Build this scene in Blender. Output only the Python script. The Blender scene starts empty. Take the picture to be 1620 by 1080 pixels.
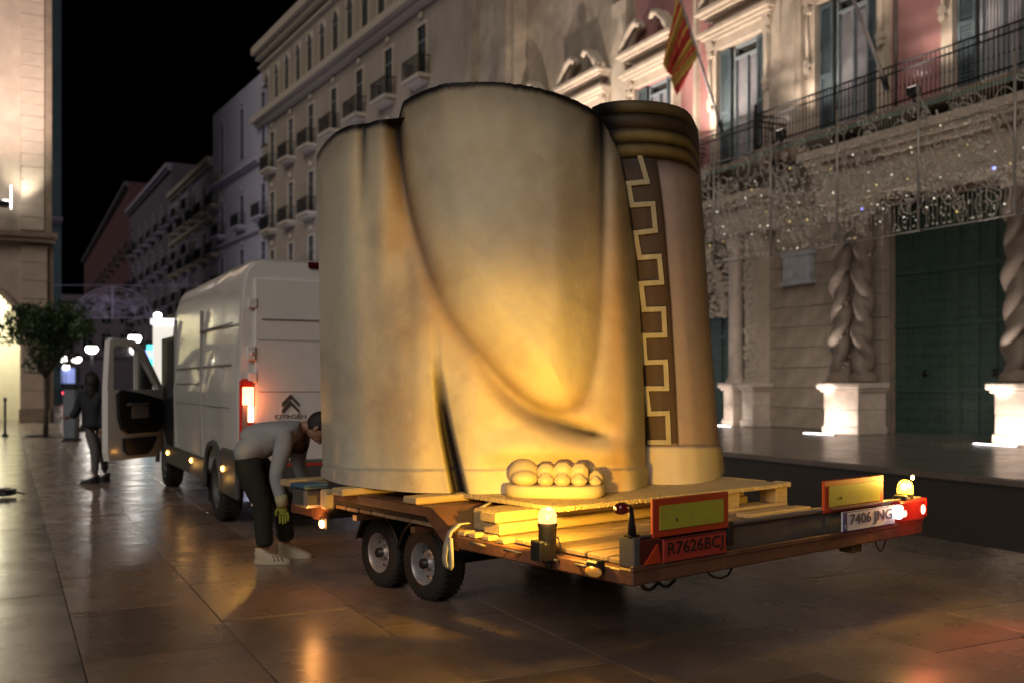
import bpy, bmesh, math, random
import numpy as np
from mathutils import Vector, Matrix
random.seed(7); rng = np.random.default_rng(7)
SC = bpy.context.scene; COL = SC.collection
# ------------------------------------------------------------------ camera
CH = 1.45; F = 1575.0; HZ = 605.0; YAW = math.radians(26.87)
CC, SS = math.cos(YAW), math.sin(YAW)
cam = bpy.data.cameras.new('camera'); camo = bpy.data.objects.new('camera', cam); COL.objects.link(camo)
camo.location = (0, 0, CH); camo.rotation_euler = (math.pi/2, 0, -YAW)
cam.sensor_width = 36; cam.lens = 36*F/1620; cam.shift_y = (HZ-540)/1620
cam.clip_start = .05; cam.clip_end = 1500
cam.dof.use_dof = True; cam.dof.focus_distance = 5.7; cam.dof.aperture_fstop = 1.8
SC.camera = camo
# ------------------------------------------------------------------ night sky and the one soft lamp of the square's light
wd = bpy.data.worlds.new('World'); SC.world = wd; wd.use_nodes = True
bg = wd.node_tree.nodes['Background']
sky = wd.node_tree.nodes.new('ShaderNodeTexSky'); sky.sky_type = 'NISHITA'; sky.sun_disc = False
sky.sun_elevation = math.radians(-8); sky.sun_rotation = math.radians(200)
wd.node_tree.links.new(sky.outputs[0], bg.inputs[0]); bg.inputs[1].default_value = 0.06
sl = bpy.data.lights.new('sun', 'SUN'); sl.energy = 0.82; sl.angle = math.radians(38); sl.color = (1.0, .90, .80)
so = bpy.data.objects.new('sun', sl); COL.objects.link(so)
so.rotation_euler = Vector((0.66, 0.56, -0.48)).to_track_quat('-Z', 'Y').to_euler()
SC.view_settings.view_transform = 'Standard'; SC.view_settings.look = 'None'
SC.view_settings.exposure = 0.35; SC.view_settings.gamma = 1; SC.view_settings.use_curve_mapping = False
SC.cycles.use_denoising = True
SC.cycles.max_bounces = 6; SC.cycles.sample_clamp_indirect = 4
# ------------------------------------------------------------------ picture geometry -> world
def c2w(x, z, h): return Vector((x*CC + z*SS, -x*SS + z*CC, h))
def gnd(px, py, h=0.0):
    z = (CH-h)*F/(py-HZ); return c2w((px-810)/F*z, z, h)
def onX(px, X):
    r = (px-810)/F; return X*(CC-r*SS)/(SS+r*CC)          # Y on the plane X
def depth(X, Y): return X*SS + Y*CC
def hgt(px, py, X):
    Y = onX(px, X); return CH + (HZ-py)*depth(X, Y)/F
# ------------------------------------------------------------------ materials
MATS = {}
def mat(name, col, rough=.6, metal=0, var=.15, scale=6., bump=0., bscale=40., emit=None, estr=0, spec=.5, coat=0, rvar=0, attr=None, alpha=1, trans=0, objvar=0, stretch=None, stain=0, world=False):
    if name in MATS: return MATS[name]
    m = bpy.data.materials.new(name); m.use_nodes = True; nt = m.node_tree; N = nt.nodes; L = nt.links
    b = N['Principled BSDF']
    b.inputs['Roughness'].default_value = rough; b.inputs['Metallic'].default_value = metal
    b.inputs['Specular IOR Level'].default_value = spec
    b.inputs['Coat Weight'].default_value = coat; b.inputs['Coat Roughness'].default_value = .06
    b.inputs['Transmission Weight'].default_value = trans
    b.inputs['Base Color'].default_value = (*col, 1)
    tc = N.new('ShaderNodeTexCoord'); src = tc.outputs['Object']
    if world: src = N.new('ShaderNodeNewGeometry').outputs['Position']
    if stretch:
        mp = N.new('ShaderNodeMapping'); mp.inputs['Scale'].default_value = stretch; L.new(src, mp.inputs[0]); src = mp.outputs[0]
    base = None
    if attr:
        a = N.new('ShaderNodeAttribute'); a.attribute_name = attr; base = a.outputs['Color']
    if var or attr:
        n = N.new('ShaderNodeTexNoise'); n.inputs['Scale'].default_value = scale; n.inputs['Detail'].default_value = 7; n.inputs['Roughness'].default_value = .62
        L.new(src, n.inputs['Vector'])
        mr = N.new('ShaderNodeMapRange'); mr.inputs[1].default_value = .25; mr.inputs[2].default_value = .75
        mr.inputs[3].default_value = 1-var; mr.inputs[4].default_value = 1+var; L.new(n.outputs['Fac'], mr.inputs[0])
        fac = mr.outputs[0]
        if stain:
            n3 = N.new('ShaderNodeTexNoise'); n3.inputs['Scale'].default_value = scale*.23; n3.inputs['Detail'].default_value = 4; L.new(src, n3.inputs['Vector'])
            m3 = N.new('ShaderNodeMapRange'); m3.inputs[1].default_value = .42; m3.inputs[2].default_value = .62; m3.inputs[3].default_value = 1-stain; m3.inputs[4].default_value = 1
            L.new(n3.outputs['Fac'], m3.inputs[0]); mu = N.new('ShaderNodeMath'); mu.operation = 'MULTIPLY'; L.new(fac, mu.inputs[0]); L.new(m3.outputs[0], mu.inputs[1]); fac = mu.outputs[0]
        if objvar:
            oi = N.new('ShaderNodeObjectInfo'); m2 = N.new('ShaderNodeMapRange'); m2.inputs[3].default_value = 1-objvar; m2.inputs[4].default_value = 1+objvar
            L.new(oi.outputs['Random'], m2.inputs[0]); mu = N.new('ShaderNodeMath'); mu.operation = 'MULTIPLY'; L.new(fac, mu.inputs[0]); L.new(m2.outputs[0], mu.inputs[1]); fac = mu.outputs[0]
        vm = N.new('ShaderNodeVectorMath'); vm.operation = 'SCALE'
        if base is not None: L.new(base, vm.inputs[0])
        else: vm.inputs[0].default_value = col
        L.new(fac, vm.inputs['Scale']); L.new(vm.outputs[0], b.inputs['Base Color'])
    if rvar:
        n2 = N.new('ShaderNodeTexNoise'); n2.inputs['Scale'].default_value = 2.2; n2.inputs['Detail'].default_value = 5; L.new(src, n2.inputs['Vector'])
        r2 = N.new('ShaderNodeMapRange'); r2.inputs[1].default_value = .3; r2.inputs[2].default_value = .7; r2.inputs[3].default_value = max(.03, rough-rvar); r2.inputs[4].default_value = rough+rvar
        L.new(n2.outputs['Fac'], r2.inputs[0]); L.new(r2.outputs[0], b.inputs['Roughness'])
    if bump:
        nb = N.new('ShaderNodeTexNoise'); nb.inputs['Scale'].default_value = bscale; nb.inputs['Detail'].default_value = 6; L.new(src, nb.inputs['Vector'])
        bp = N.new('ShaderNodeBump'); bp.inputs['Strength'].default_value = bump; bp.inputs['Distance'].default_value = .02
        L.new(nb.outputs['Fac'], bp.inputs['Height']); L.new(bp.outputs[0], b.inputs['Normal'])
    if emit:
        b.inputs['Emission Color'].default_value = (*emit, 1); b.inputs['Emission Strength'].default_value = estr
    MATS[name] = m; return m
stone_f = mat('facade_stone', (.43, .35, .27), .8, var=.25, scale=1.6, bump=.5, bscale=18, stain=.3)
stone_l = mat('carved_stone', (.48, .40, .32), .75, var=.2, scale=3, bump=.5, bscale=25)
stone_p = mat('pedestal_marble', (.56, .46, .38), .55, var=.22, scale=3.5, bump=.3, bscale=30)
stone_d = mat('weathered_stone', (.22, .165, .12), .8, var=.3, scale=2, bump=.5, bscale=20)
pink = mat('pink_plaster', (.46, .225, .215), .85, var=.16, scale=1.2, bump=.25, bscale=30, stain=.2)
iron = mat('black_iron', (.02, .02, .022), .45, metal=.6, var=.2)
shut = mat('blue_grey_shutter', (.085, .115, .13), .6, var=.15)
shutl = mat('grey_frame', (.20, .23, .25), .6, var=.15)
curtain = mat('net_curtain', (.28, .27, .29), .8, var=.2, scale=3)
greend = mat('green_door_paint', (.036, .066, .052), .42, var=.25, scale=5)
verdi = mat('verdigris_edge', (.10, .17, .14), .7, var=.3)
slabm = mat('polished_slab', (.205, .150, .120), .28, var=.26, scale=2.4, bump=.035, bscale=5, rvar=.05, objvar=.26, spec=.5, stain=.2, world=True)
slabg = mat('polished_slab_pale', (.19, .168, .155), .22, var=.25, scale=2.4, bump=.035, bscale=5, rvar=.05, objvar=.22, spec=.6, stain=.25, world=True)
grout = mat('dark_joint', (.022, .017, .013), .8, var=.3)
asph = mat('asphalt', (.062, .053, .047), .48, var=.3, scale=12, bump=.3, bscale=120, rvar=.1, world=True)
kerbm = mat('kerb_stone', (.16, .13, .11), .4, var=.2, objvar=.15)
pavem = mat('pavement_stone', (.19, .16, .14), .22, var=.2, objvar=.15, rvar=.04, spec=.6, world=True)
wood = mat('pale_timber', (.50, .37, .20), .75, var=.25, scale=5, bump=.4, bscale=18, objvar=.2, stretch=(1, 9, 9))
woodd = mat('weathered_timber', (.30, .21, .12), .8, var=.3, scale=5, bump=.4, bscale=18, objvar=.25, stretch=(1, 9, 9))
osb = mat('chipboard', (.50, .38, .20), .8, var=.35, scale=40, bump=.6, bscale=60)
steelb = mat('rust_primer_steel', (.19, .085, .05), .5, var=.3, scale=7, bump=.15, stain=.35)
steelg = mat('grey_galvanised', (.17, .15, .14), .45, metal=.3, var=.25, scale=6, stain=.3)
rubber = mat('tyre_rubber', (.018, .017, .016), .75, var=.2, bump=.2)
rimm = mat('silver_rim', (.34, .34, .36), .4, metal=.5, var=.15)
vanw = mat('white_van_paint', (.70, .685, .66), .28, var=.05, coat=.6)
vang = mat('grey_plastic', (.07, .068, .066), .5, var=.15)
black = mat('black_plastic', (.014, .014, .015), .45, var=.2)
glassd = mat('dark_glass', (.012, .013, .016), .06, var=0, spec=.8)
glassw = mat('window_dark', (.012, .013, .013), .15, var=0)
redp = mat('red_plate', (.42, .045, .03), .45, var=.08)
redb = mat('red_fluorescent', (.50, .05, .015), .5, var=.06)
yelb = mat('yellow_reflective', (.46, .44, .05), .35, var=.12, scale=25)
whitep = mat('white_plate', (.62, .62, .64), .4, var=.03)
bluep = mat('blue_strip', (.03, .05, .22), .4, var=0)
inkm = mat('black_ink', (.012, .012, .012), .5, var=0)
redl = mat('red_lens', (.45, .012, .008), .15, var=0, spec=.7)
skin = mat('skin', (.30, .17, .11), .6, var=.08)
strapm = mat('white_strap', (.48, .44, .34), .8, var=.15)
def emat(name, col, s, base=None): return mat(name, base or col, .3, var=0, emit=col, estr=s)
# ------------------------------------------------------------------ mesh helpers
class MB:
    def __init__(s): s.v = []; s.f = []; s.sm = []; s.mi = []
    def add(s, vs, fs, sm=False, mi=0):
        n = len(s.v); s.v += [tuple(v) for v in vs]; s.f += [tuple(i+n for i in f) for f in fs]; s.sm += [sm]*len(fs); s.mi += [mi]*len(fs); return s
    def box(s, x0, x1, y0, y1, z0, z1, mi=0):
        return s.add([(x0,y0,z0),(x1,y0,z0),(x1,y1,z0),(x0,y1,z0),(x0,y0,z1),(x1,y0,z1),(x1,y1,z1),(x0,y1,z1)],
                     [(0,3,2,1),(4,5,6,7),(0,1,5,4),(1,2,6,5),(2,3,7,6),(3,0,4,7)], mi=mi)
    def bbox(s, x0, x1, y0, y1, z0, z1, b=.01):
        # bevelled box (chamfered on all edges)
        xs=(x0,x1); ys=(y0,y1); zs=(z0,z1); vs=[]; idx={}
        b=min(b,(x1-x0)*.45,(y1-y0)*.45,(z1-z0)*.45)
        for i in (0,1):
            for j in (0,1):
                for k in (0,1):
                    sx=1-2*i; sy=1-2*j; sz=1-2*k
                    for a in range(3):
                        p=[xs[i]+sx*b, ys[j]+sy*b, zs[k]+sz*b]; p[a]=(xs[i],ys[j],zs[k])[a]
                        idx[(i,j,k,a)]=len(vs); vs.append(p)
        fs=[]
        for i in (0,1): fs.append([idx[(i,j,k,0)] for j,k in ((0,0),(1,0),(1,1),(0,1))][::(-1 if i==0 else 1)])
        for j in (0,1): fs.append([idx[(i,j,k,1)] for i,k in ((0,0),(0,1),(1,1),(1,0))][::(-1 if j==0 else 1)])
        for k in (0,1): fs.append([idx[(i,j,k,2)] for i,j in ((0,0),(1,0),(1,1),(0,1))][::(-1 if k==0 else 1)])
        for i in (0,1):
            for j in (0,1): fs.append([idx[(i,j,0,0)],idx[(i,j,1,0)],idx[(i,j,1,1)],idx[(i,j,0,1)]])
            for k in (0,1): fs.append([idx[(i,0,k,0)],idx[(i,1,k,0)],idx[(i,1,k,2)],idx[(i,0,k,2)]])
        for j in (0,1):
            for k in (0,1): fs.append([idx[(0,j,k,1)],idx[(1,j,k,1)],idx[(1,j,k,2)],idx[(0,j,k,2)]])
        for i in (0,1):
            for j in (0,1):
                for k in (0,1): fs.append([idx[(i,j,k,a)] for a in range(3)])
        return s.add(vs, fs)
    def prism(s, poly, axis, a0, a1, mi=0):
        # poly in the two other axes, extruded along axis
        n=len(poly); vs=[]
        for a in (a0,a1):
            for p in poly:
                q=list(p); q.insert(axis,a); vs.append(q)
        fs=[tuple(range(n))[::-1], tuple(range(n,2*n))]+[(i,(i+1)%n,n+(i+1)%n,n+i) for i in range(n)]
        return s.add(vs,fs,mi=mi)
    def tube(s, pts, r, n=8, cap=True, sm=True, mi=0, sq=None):
        pts=[Vector(p) for p in pts]; m=len(pts)
        rs=r if hasattr(r,'__len__') else [r]*m
        T=[(pts[min(i+1,m-1)]-pts[max(i-1,0)]).normalized() for i in range(m)]
        up=Vector((0,0,1)) if abs(T[0].z)<.9 else Vector((1,0,0))
        a=T[0].cross(up).normalized(); vs=[]
        for i in range(m):
            a=(a-T[i]*a.dot(T[i])).normalized(); b=T[i].cross(a)
            for k in range(n):
                t=2*math.pi*k/n; vs.append(pts[i]+a*math.cos(t)*rs[i]+b*math.sin(t)*rs[i]*(sq or 1))
        fs=[(i*n+k,i*n+(k+1)%n,(i+1)*n+(k+1)%n,(i+1)*n+k) for i in range(m-1) for k in range(n)]
        if cap: fs+= [tuple(range(n))[::-1], tuple(range((m-1)*n,m*n))]
        return s.add(vs,fs,sm,mi)
    def lathe(s, prof, n=24, axis='z', c=(0,0,0), sm=True, mi=0):
        vs=[]; m=len(prof)
        for (r,h) in prof:
            for k in range(n):
                t=2*math.pi*k/n; a,b=r*math.cos(t),r*math.sin(t)
                p={'z':(a,b,h),'x':(h,a,b),'y':(a,h,b)}[axis]; vs.append((p[0]+c[0],p[1]+c[1],p[2]+c[2]))
        fs=[(i*n+k,i*n+(k+1)%n,(i+1)*n+(k+1)%n,(i+1)*n+k) for i in range(m-1) for k in range(n)]
        return s.add(vs,fs,sm,mi)
    def ell(s, c, r, nu=12, nv=8, sm=True, mi=0):
        prof=[(max(math.sin(math.pi*i/nv),.001),-math.cos(math.pi*i/nv)) for i in range(nv+1)]; vs=[]
        for (a,h) in prof:
            for k in range(nu):
                t=2*math.pi*k/nu; vs.append((c[0]+r[0]*a*math.cos(t),c[1]+r[1]*a*math.sin(t),c[2]+r[2]*h))
        fs=[(i*nu+k,i*nu+(k+1)%nu,(i+1)*nu+(k+1)%nu,(i+1)*nu+k) for i in range(nv) for k in range(nu)]
        return s.add(vs,fs,sm,mi)
    def mesh(s, name, m):
        me=bpy.data.meshes.new(name); me.from_pydata(s.v,[],s.f)
        ms=m if isinstance(m,(list,tuple)) else [m]
        for x in ms: me.materials.append(x)
        me.polygons.foreach_set('use_smooth', s.sm); me.polygons.foreach_set('material_index', s.mi)
        bm=bmesh.new(); bm.from_mesh(me); bmesh.ops.recalc_face_normals(bm, faces=bm.faces); bm.to_mesh(me); bm.free()
        me.update(); return me
    def build(s, name, m, parent=None, loc=None, rotz=0):
        return link(name, s.mesh(name, m), parent, loc, rotz)
def link(name, me, parent=None, loc=None, rotz=0):
    o=bpy.data.objects.new(name, me); COL.objects.link(o)
    if parent is not None: o.parent=parent
    if loc is not None: o.location=loc
    if rotz: o.rotation_euler=(0,0,rotz)
    return o
def tag(o, label=None, cat=None, group=None, kind=None):
    if label: o['label']=label
    if cat: o['category']=cat
    if group: o['group']=group
    if kind: o['kind']=kind
    return o
def thing(name, label, cat, loc=(0,0,0), rotz=0, group=None):
    o=bpy.data.objects.new(name,None); COL.objects.link(o); o.location=loc; o.rotation_euler=(0,0,rotz); o.empty_display_size=.2
    return tag(o,label,cat,group)
def sub(name, parent, loc=(0,0,0), rot=(0,0,0)):
    o=bpy.data.objects.new(name,None); COL.objects.link(o); o.parent=parent; o.location=loc; o.rotation_euler=rot; return o
def lamp(kind, loc, e, col, r=.05, aim=None, spot=70, blend=.5, size=None, parent=None):
    l=bpy.data.lights.new('lamp_light',kind); l.energy=e; l.color=col
    if kind=='AREA': l.shape='RECTANGLE'; l.size,l.size_y=size
    else: l.shadow_soft_size=r
    if kind=='SPOT': l.spot_size=math.radians(spot); l.spot_blend=blend
    o=bpy.data.objects.new('lamp_light',l); COL.objects.link(o); o.location=loc
    if aim is not None: o.rotation_euler=(Vector(aim)-Vector(loc)).to_track_quat('-Z','Y').to_euler()
    if parent is not None: o.parent=parent
    return o
def text(name, s, size, m, parent, loc, rot, ext=.001, xs=1, fit=None):
    c=bpy.data.curves.new(name,'FONT'); c.body=s; c.size=size; c.extrude=ext; c.align_x='CENTER'; c.align_y='CENTER'; c.resolution_u=3
    tmp=bpy.data.objects.new('tmp',c); COL.objects.link(tmp); dg=bpy.context.evaluated_depsgraph_get(); me=bpy.data.meshes.new_from_object(tmp.evaluated_get(dg)); bpy.data.objects.remove(tmp)
    me.materials.clear(); me.materials.append(m)
    if fit:
        xs_=[v.co.x for v in me.vertices]; ys_=[v.co.y for v in me.vertices]; w0=max(xs_)-min(xs_); h0=max(ys_)-min(ys_); cx=(max(xs_)+min(xs_))/2; cy=(max(ys_)+min(ys_))/2
        for v in me.vertices: v.co.x=(v.co.x-cx)*fit[0]/w0; v.co.y=(v.co.y-cy)*fit[1]/h0
        xs=1
    o=link(name,me,parent,loc); o.rotation_euler=rot; o.scale=(xs,1,1); return o
def pieces(specs, m, parent, name):
    for me_key,(w,d,h),loc in specs: pass
def wall_cells(mb, a0, a1, z0, z1, holes, y0, y1, mi=0):
    xs=sorted({a0,a1,*[min(max(h[0],a0),a1) for h in holes],*[min(max(h[1],a0),a1) for h in holes]})
    zs=sorted({z0,z1,*[min(max(h[2],z0),z1) for h in holes],*[min(max(h[3],z0),z1) for h in holes]})
    for i in range(len(xs)-1):
        run=None
        for k in range(len(zs)-1):
            cx=(xs[i]+xs[i+1])/2; cz=(zs[k]+zs[k+1])/2
            solid=not any(h[0]<cx<h[1] and h[2]<cz<h[3] for h in holes)
            if solid and run is None: run=zs[k]
            if not solid and run is not None: mb.box(xs[i],xs[i+1],y0,y1,run,zs[k],mi); run=None
        if run is not None: mb.box(xs[i],xs[i+1],y0,y1,run,zs[-1],mi)
# ================================================================== SETTING: ground
g=MB(); g.box(-300,300,-60,600,-.6,-.02); tag(g.build('ground',grout),kind='structure')
def slab_mesh(w,l,t=.05,nm='slab'):
    return MB().bbox(.003,w-.003,.003,l-.003,-t,0,.0015)
gs=[]   # centre square paving: columns run along the street
X0=.345; CW=.82
paving=tag(MB().box(-60,7.72,-12,120,-.045,-.012).build('paving_bed',grout),kind='structure')
smesh={}
def slab(parent,w,l,x,y,m,tag_=''):
    k=(round(w,3),round(l,3),m.name)
    if k not in smesh: smesh[k]=slab_mesh(w,l).mesh('paving_slab',m)
    o=link('paving_slab',smesh[k],parent,(x,y,random.uniform(-.0012,.0012)))
    o.rotation_euler=(random.gauss(0,.0016),random.gauss(0,.0016),0)
    return o
allsl=[]
for c in range(0,9):                                  # right of the long seam
    y=-3+(.6 if c%2 else 0)
    while y<70: allsl.append((X0+c*CW,y,CW,1.23,slabm)); y+=1.23
for c in range(0,40):
    y=-3+(.35 if c%3 else 0)
    while y<75: allsl.append((X0-(c+1)*1.0,y,1.0,.70,slabg)); y+=.70
far=MB(); farg=MB(); near=[]
for s_ in allsl:
    x,y,w,l,m=s_; cx,cy=x+w/2,y+l/2; z=depth(cx,cy)
    if z<3.2: continue
    px=810+F*(cx*CC-cy*SS)/z
    if -60<px<1700 and z<13.5 : near.append((z,s_))
    else: (far if m is slabm else farg).bbox(x+.004,x+w-.004,y+.004,y+l-.004,-.05,random.uniform(-.001,.001),.004)
near.sort(key=lambda a:a[0])
for z,(x,y,w,l,m) in near[:300]: slab(paving,w,l,x,y,m)
for z,(x,y,w,l,m) in near[300:]: (far if m is slabm else farg).bbox(x+.004,x+w-.004,y+.004,y+l-.004,-.05,0,.004)
for f_,m in ((far,slabm),(farg,slabg)): o=f_.build('far_paving_slab',m,paving); o['kind']='stuff'
tag(MB().box(7.72,12.4,-12,150,-.05,-.03).build('road',asph),kind='structure')
k=MB();
kb=tag(MB().box(12.42,12.6,-12,150,-.05,.02).build('kerb_bed',grout),kind='structure')
km=MB().bbox(.003,.197,.004,.996,-.04,.10,.012).mesh('kerb_stone',kerbm)
for i in range(40): link('kerb_stone',km,kb,(12.42,4+i*1.0,0))
tag(MB().box(12.62,21.6,-12,150,-.05,.06).build('pavement_bed',grout),kind='structure')
pvb=bpy.data.objects['pavement_bed']
pm={}
n_=0
for i in range(8):
    for j in range(30):
        w,l=1.1,1.3; x=12.63+i*w; y=8+j*l+(l/2 if i%2 else 0)
        if 'p' not in pm: pm['p']=MB().bbox(.004,w-.004,.004,l-.004,.02,.095,.004).mesh('pavement_slab',pavem)
        if depth(x,y)<40:
            o=link('pavement_slab',pm['p'],pvb,(x,y,random.uniform(-.002,.002))); o.rotation_euler=(random.gauss(0,.001),random.gauss(0,.001),0); n_+=1
# pale painted line along the road
tag(MB().box(8.9,9.0,-5,60,-.03,-.026).build('road_marking',mat('worn_line_paint',(.16,.14,.12),.5,var=.4,scale=9)),kind='structure')

# ================================================================== CITY HALL (local x = -Y, local y = into the building)
hall=thing('city_hall','ornate stone and pink plaster palace with balconies, shuttered windows and green gates','building',(21,0,0),-math.pi/2)
def yx(a,b): return (-b,-a)
wins=[34.6,29.9,25.1,20.6,15.9,11.2,39.3]; WW=1.15; WZ0,WZ1=8.35,12.4
holes=[(-(y)-WW,-(y)+WW,WZ0,WZ1) for y in wins]
up_s=MB(); up_p=MB()
for (a,b,m) in ((31.2,45.2,up_s),(26.6,31.2,up_p),(22.0,26.6,up_s),(19.2,22.0,up_s),(3.0,19.2,up_p)):
    q=MB(); wall_cells(q,-b,-a,8.3,16,holes,0,.6); q.build('upper_stone_wall' if m is up_s else 'pink_plaster_wall',stone_f if m is up_s else pink,hall)
MB().box(-45.2,-3,0,.6,16,21).build('attic_wall',stone_f,hall)
lo=MB(); wall_cells(lo,-45.2,-3,0,8.3,[(-19.25,-15.2,0,6.2),(-31.5,-25.9,0,6.6),(-13.4,-13.2,0,0)],.12,.7); lo.build('lower_stone_wall',stone_d,hall)
# ashlar blocks, each its own piece
bk={}
def block(x,z,w,h,m=stone_f,y=0.0,t=.12,par=None):
    k_=(round(w,2),round(h,2),m.name,round(t,2))
    if k_ not in bk: bk[k_]=MB().bbox(.006,w-.006,0,t+.05,.006,h-.006,.012).mesh('stone_block',m)
    link('stone_block',bk[k_],par or hall,(x,y+random.uniform(-.006,.006),z))
for r in range(13):
    z=.1+r*.60; offs=.6 if r%2 else 0
    x=-24.0-offs
    while x<-20.3:
        a=max(x,-24.0); b=min(x+1.25,-20.3)
        if b-a>.2: block(a,z,b-a,.60)
        x+=1.25
# door surround jambs and arch ring of second portal
for s_ in (-19.75,-15.2):
    for r in range(10): block(s_,.1+r*.62,.5,.62,stone_f,y=-.12,t=.2)
pm_=MB(); pm_.box(-20.9,-13.2,-.95,.1,6.35,6.75); pm_.box(-21.0,-13.1,-1.05,.1,7.28,7.45); pm_.box(-21.1,-13.0,-1.2,.1,7.45,7.62); pm_.box(-21.25,-12.9,-1.32,.1,7.62,7.8); pm_.box(-20.8,-13.3,-.85,.1,6.75,7.28)
pm_.build('portal_entablature',stone_l,hall)
pm_=MB(); pm_.box(-25.9,-23.4,-.8,.1,6.1,6.4); pm_.box(-26.0,-23.3,-.92,.1,6.9,7.05); pm_.box(-26.1,-23.2,-1.05,.1,7.05,7.25); pm_.box(-25.8,-23.5,-.7,.1,6.4,6.9)
pm_.build('portal_entablature',stone_l,hall)
# carved relief clumps between (coat of arms) behind the hanging decoration
cr=MB(); R=random.Random(3)
for i in range(420):
    x=R.gauss(-17.3,1.2); z=max(6.42,R.gauss(7.0,.55)); cr.ell((x,-.25+R.uniform(-.3,.1),z),(R.uniform(.03,.11),.1,R.uniform(.03,.10)),7,5)
cr.build('carved_coat_of_arms',stone_l,hall)['kind']='stuff'
cr=MB()
for i in range(380):
    x=R.uniform(-26.6,-24.0); z=R.uniform(3.6,6.3)
    if x>-25.6 and z<4.2: continue
    cr.ell((x,-.12+R.uniform(-.15,.05),z),(R.uniform(.04,.12),.1,R.uniform(.04,.12)),7,5)
cr.build('carved_relief',stone_l,hall)['kind']='stuff'
# arch of the second portal
ar=MB(); pts=[(-28.7+2.9*math.cos(t),-.1,3.6+2.9*math.sin(t)) for t in np.linspace(0,math.pi,28)]
ar.tube(pts,.2,8); pts=[(-28.7+2.55*math.cos(t),-.05,3.6+2.55*math.sin(t)) for t in np.linspace(0,math.pi,28)]; ar.tube(pts,.13,8)
ar.build('arch_moulding',stone_l,hall)
# green doors
def gate(x0,x1,z1,y,par):
    d=MB(); mid=(x0+x1)/2
    for a,b in ((x0,mid-.01),(mid+.01,x1)):
        leaf=MB(); leaf.box(a,b,y,y+.12,0,z1)
        nx=4; w=(b-a)/nx
        for i in range(nx+1): leaf.box(a+i*w-.04 if i else a,a+i*w+.04 if i<nx else b,y-.03,y,0,z1)
        for zz in (.05,1.2,2.9,4.3): leaf.box(a,b,y-.045,y-.03,zz,zz+.14)
        lf=leaf.build('gate_leaf',greend,par)
        st=MB()
        for i in range(int((b-a)/.17)):
            for j in range(int(z1/.28)): st.ell((a+.1+i*.17,y-.035,.2+j*.28),(.018,.018,.018),6,4)
        st.build('studs',iron,lf)['kind']='stuff'
        hb=MB(); hb.lathe([(.0,0),(.09,0),(.09,.03),(.03,.05)],12,'y',((a+b)/2,y-.06,1.7)); hb.build('knocker',iron,lf)
gate(-19.25,-15.2,6.2,.35,hall); gate(-31.5,-25.9,6.6,.35,hall)
# pedestals and twisted columns
def pedestal(par,xa,xb,y0,y1):
    p=MB(); p.bbox(xa,xb,y0,y1,.095,.30,.02); p.bbox(xa+.05,xb-.05,y0+.05,y1,.30,.74,.012); p.bbox(xa+.045,xb-.045,y0+.045,y1,.745,1.22,.012)
    p.bbox(xa-.03,xb+.03,y0-.03,y1,1.22,1.30,.02); p.bbox(xa-.1,xb+.1,y0-.1,y1,1.30,1.45,.03)
    return p.build('pedestal',stone_p,par)
pedestal(hall,-20.2,-18.9,-1.4,-.35); pedestal(hall,-15.0,-13.7,-1.4,-.35); pedestal(hall,-25.3,-24.75,-.7,.1); pedestal(hall,-24.4,-23.8,-.7,.1)
def twisted(par,x,y,z0,z1,r=.27,turn=1,ph=0):
    n=28; rows=130; vs=[]; H=z1-z0
    for j in range(rows+1):
        t=j/rows; z=z0+H*t
        a0=turn*2*math.pi*2.7*t+ph
        amp=.03*min(1,t*6+.1)*min(1,(1-t)*6+.1)
        env=r*(1-.12*t)
        cx=amp*math.cos(a0); cy=amp*math.sin(a0)
        for k in range(n):
            a=2*math.pi*k/n
            a2=turn*2*math.pi*2.7*t+ph; rr=env*(.62+.46*abs(math.cos(a-a2))**1.4)
            vs.append((x+cx+rr*math.cos(a),y+cy+rr*math.sin(a),z))
    fs=[(j*n+k,j*n+(k+1)%n,(j+1)*n+(k+1)%n,(j+1)*n+k) for j in range(rows) for k in range(n)]
    m=MB(); m.add(vs,fs,True)
    c=m.build('twisted_column',mat('twisted_stone',(.20,.155,.12),.6,var=.25,scale=3,bump=.3,bscale=30),par)
    b=MB(); b.lathe([(.0,z0-.12),(.38,z0-.12),(.38,z0-.06),(.34,z0-.05),(.36,z0),(.33,z0+.05),(.28,z0+.08),(.27,z0+.14)],20,'z',(x,y,0)); b.build('column_base',stone_d,c)
    rl=MB(); RR=random.Random(int(x*10))
    for i in range(70):
        t=RR.random(); z=z0+.2+(H-.5)*t; a0=turn*2*math.pi*5.2*((z-z0)/H)+ph+math.pi
        a=a0+RR.uniform(-.7,.7); rr=r*.72; rl.ell((x+rr*math.cos(a),y+rr*math.sin(a),z),(.035,.035,.045),6,4)
    rl.build('carved_vine',stone_l,c)
    cp=MB(); cp.lathe([(.2,z1),(.26,z1+.1),(.25,z1+.2),(.36,z1+.45),(.4,z1+.5)],16,'z',(x,y,0)); cp.box(x-.42,x+.42,y-.42,y+.42,z1+.5,z1+.62)
    for i in range(40):
        a=RR.uniform(0,6.28); zz=RR.uniform(.1,.45); q=.26+.2*zz; cp.ell((x+q*math.cos(a),y+q*math.sin(a),z1+zz),(.06,.06,.08),6,4)
    cp.build('capital',stone_l,c)
for (x,t,ph) in ((-20.0,1,0),(-19.2,-1,2.5),(-14.75,1,1),(-13.95,-1,0)): twisted(hall,x,-.9,1.6,5.75,.29,t,ph)
pc=MB(); pc.lathe([(.32,1.45),(.32,1.55),(.25,1.6),(.24,1.7),(.23,5.6),(.3,5.75),(.36,6.1)],20,'z',(-25.0,-.35,0)); pc.build('plain_column',stone_p,hall)
pc=MB(); pc.box(-24.35,-23.85,-.55,.1,1.45,6.1); 
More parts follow.
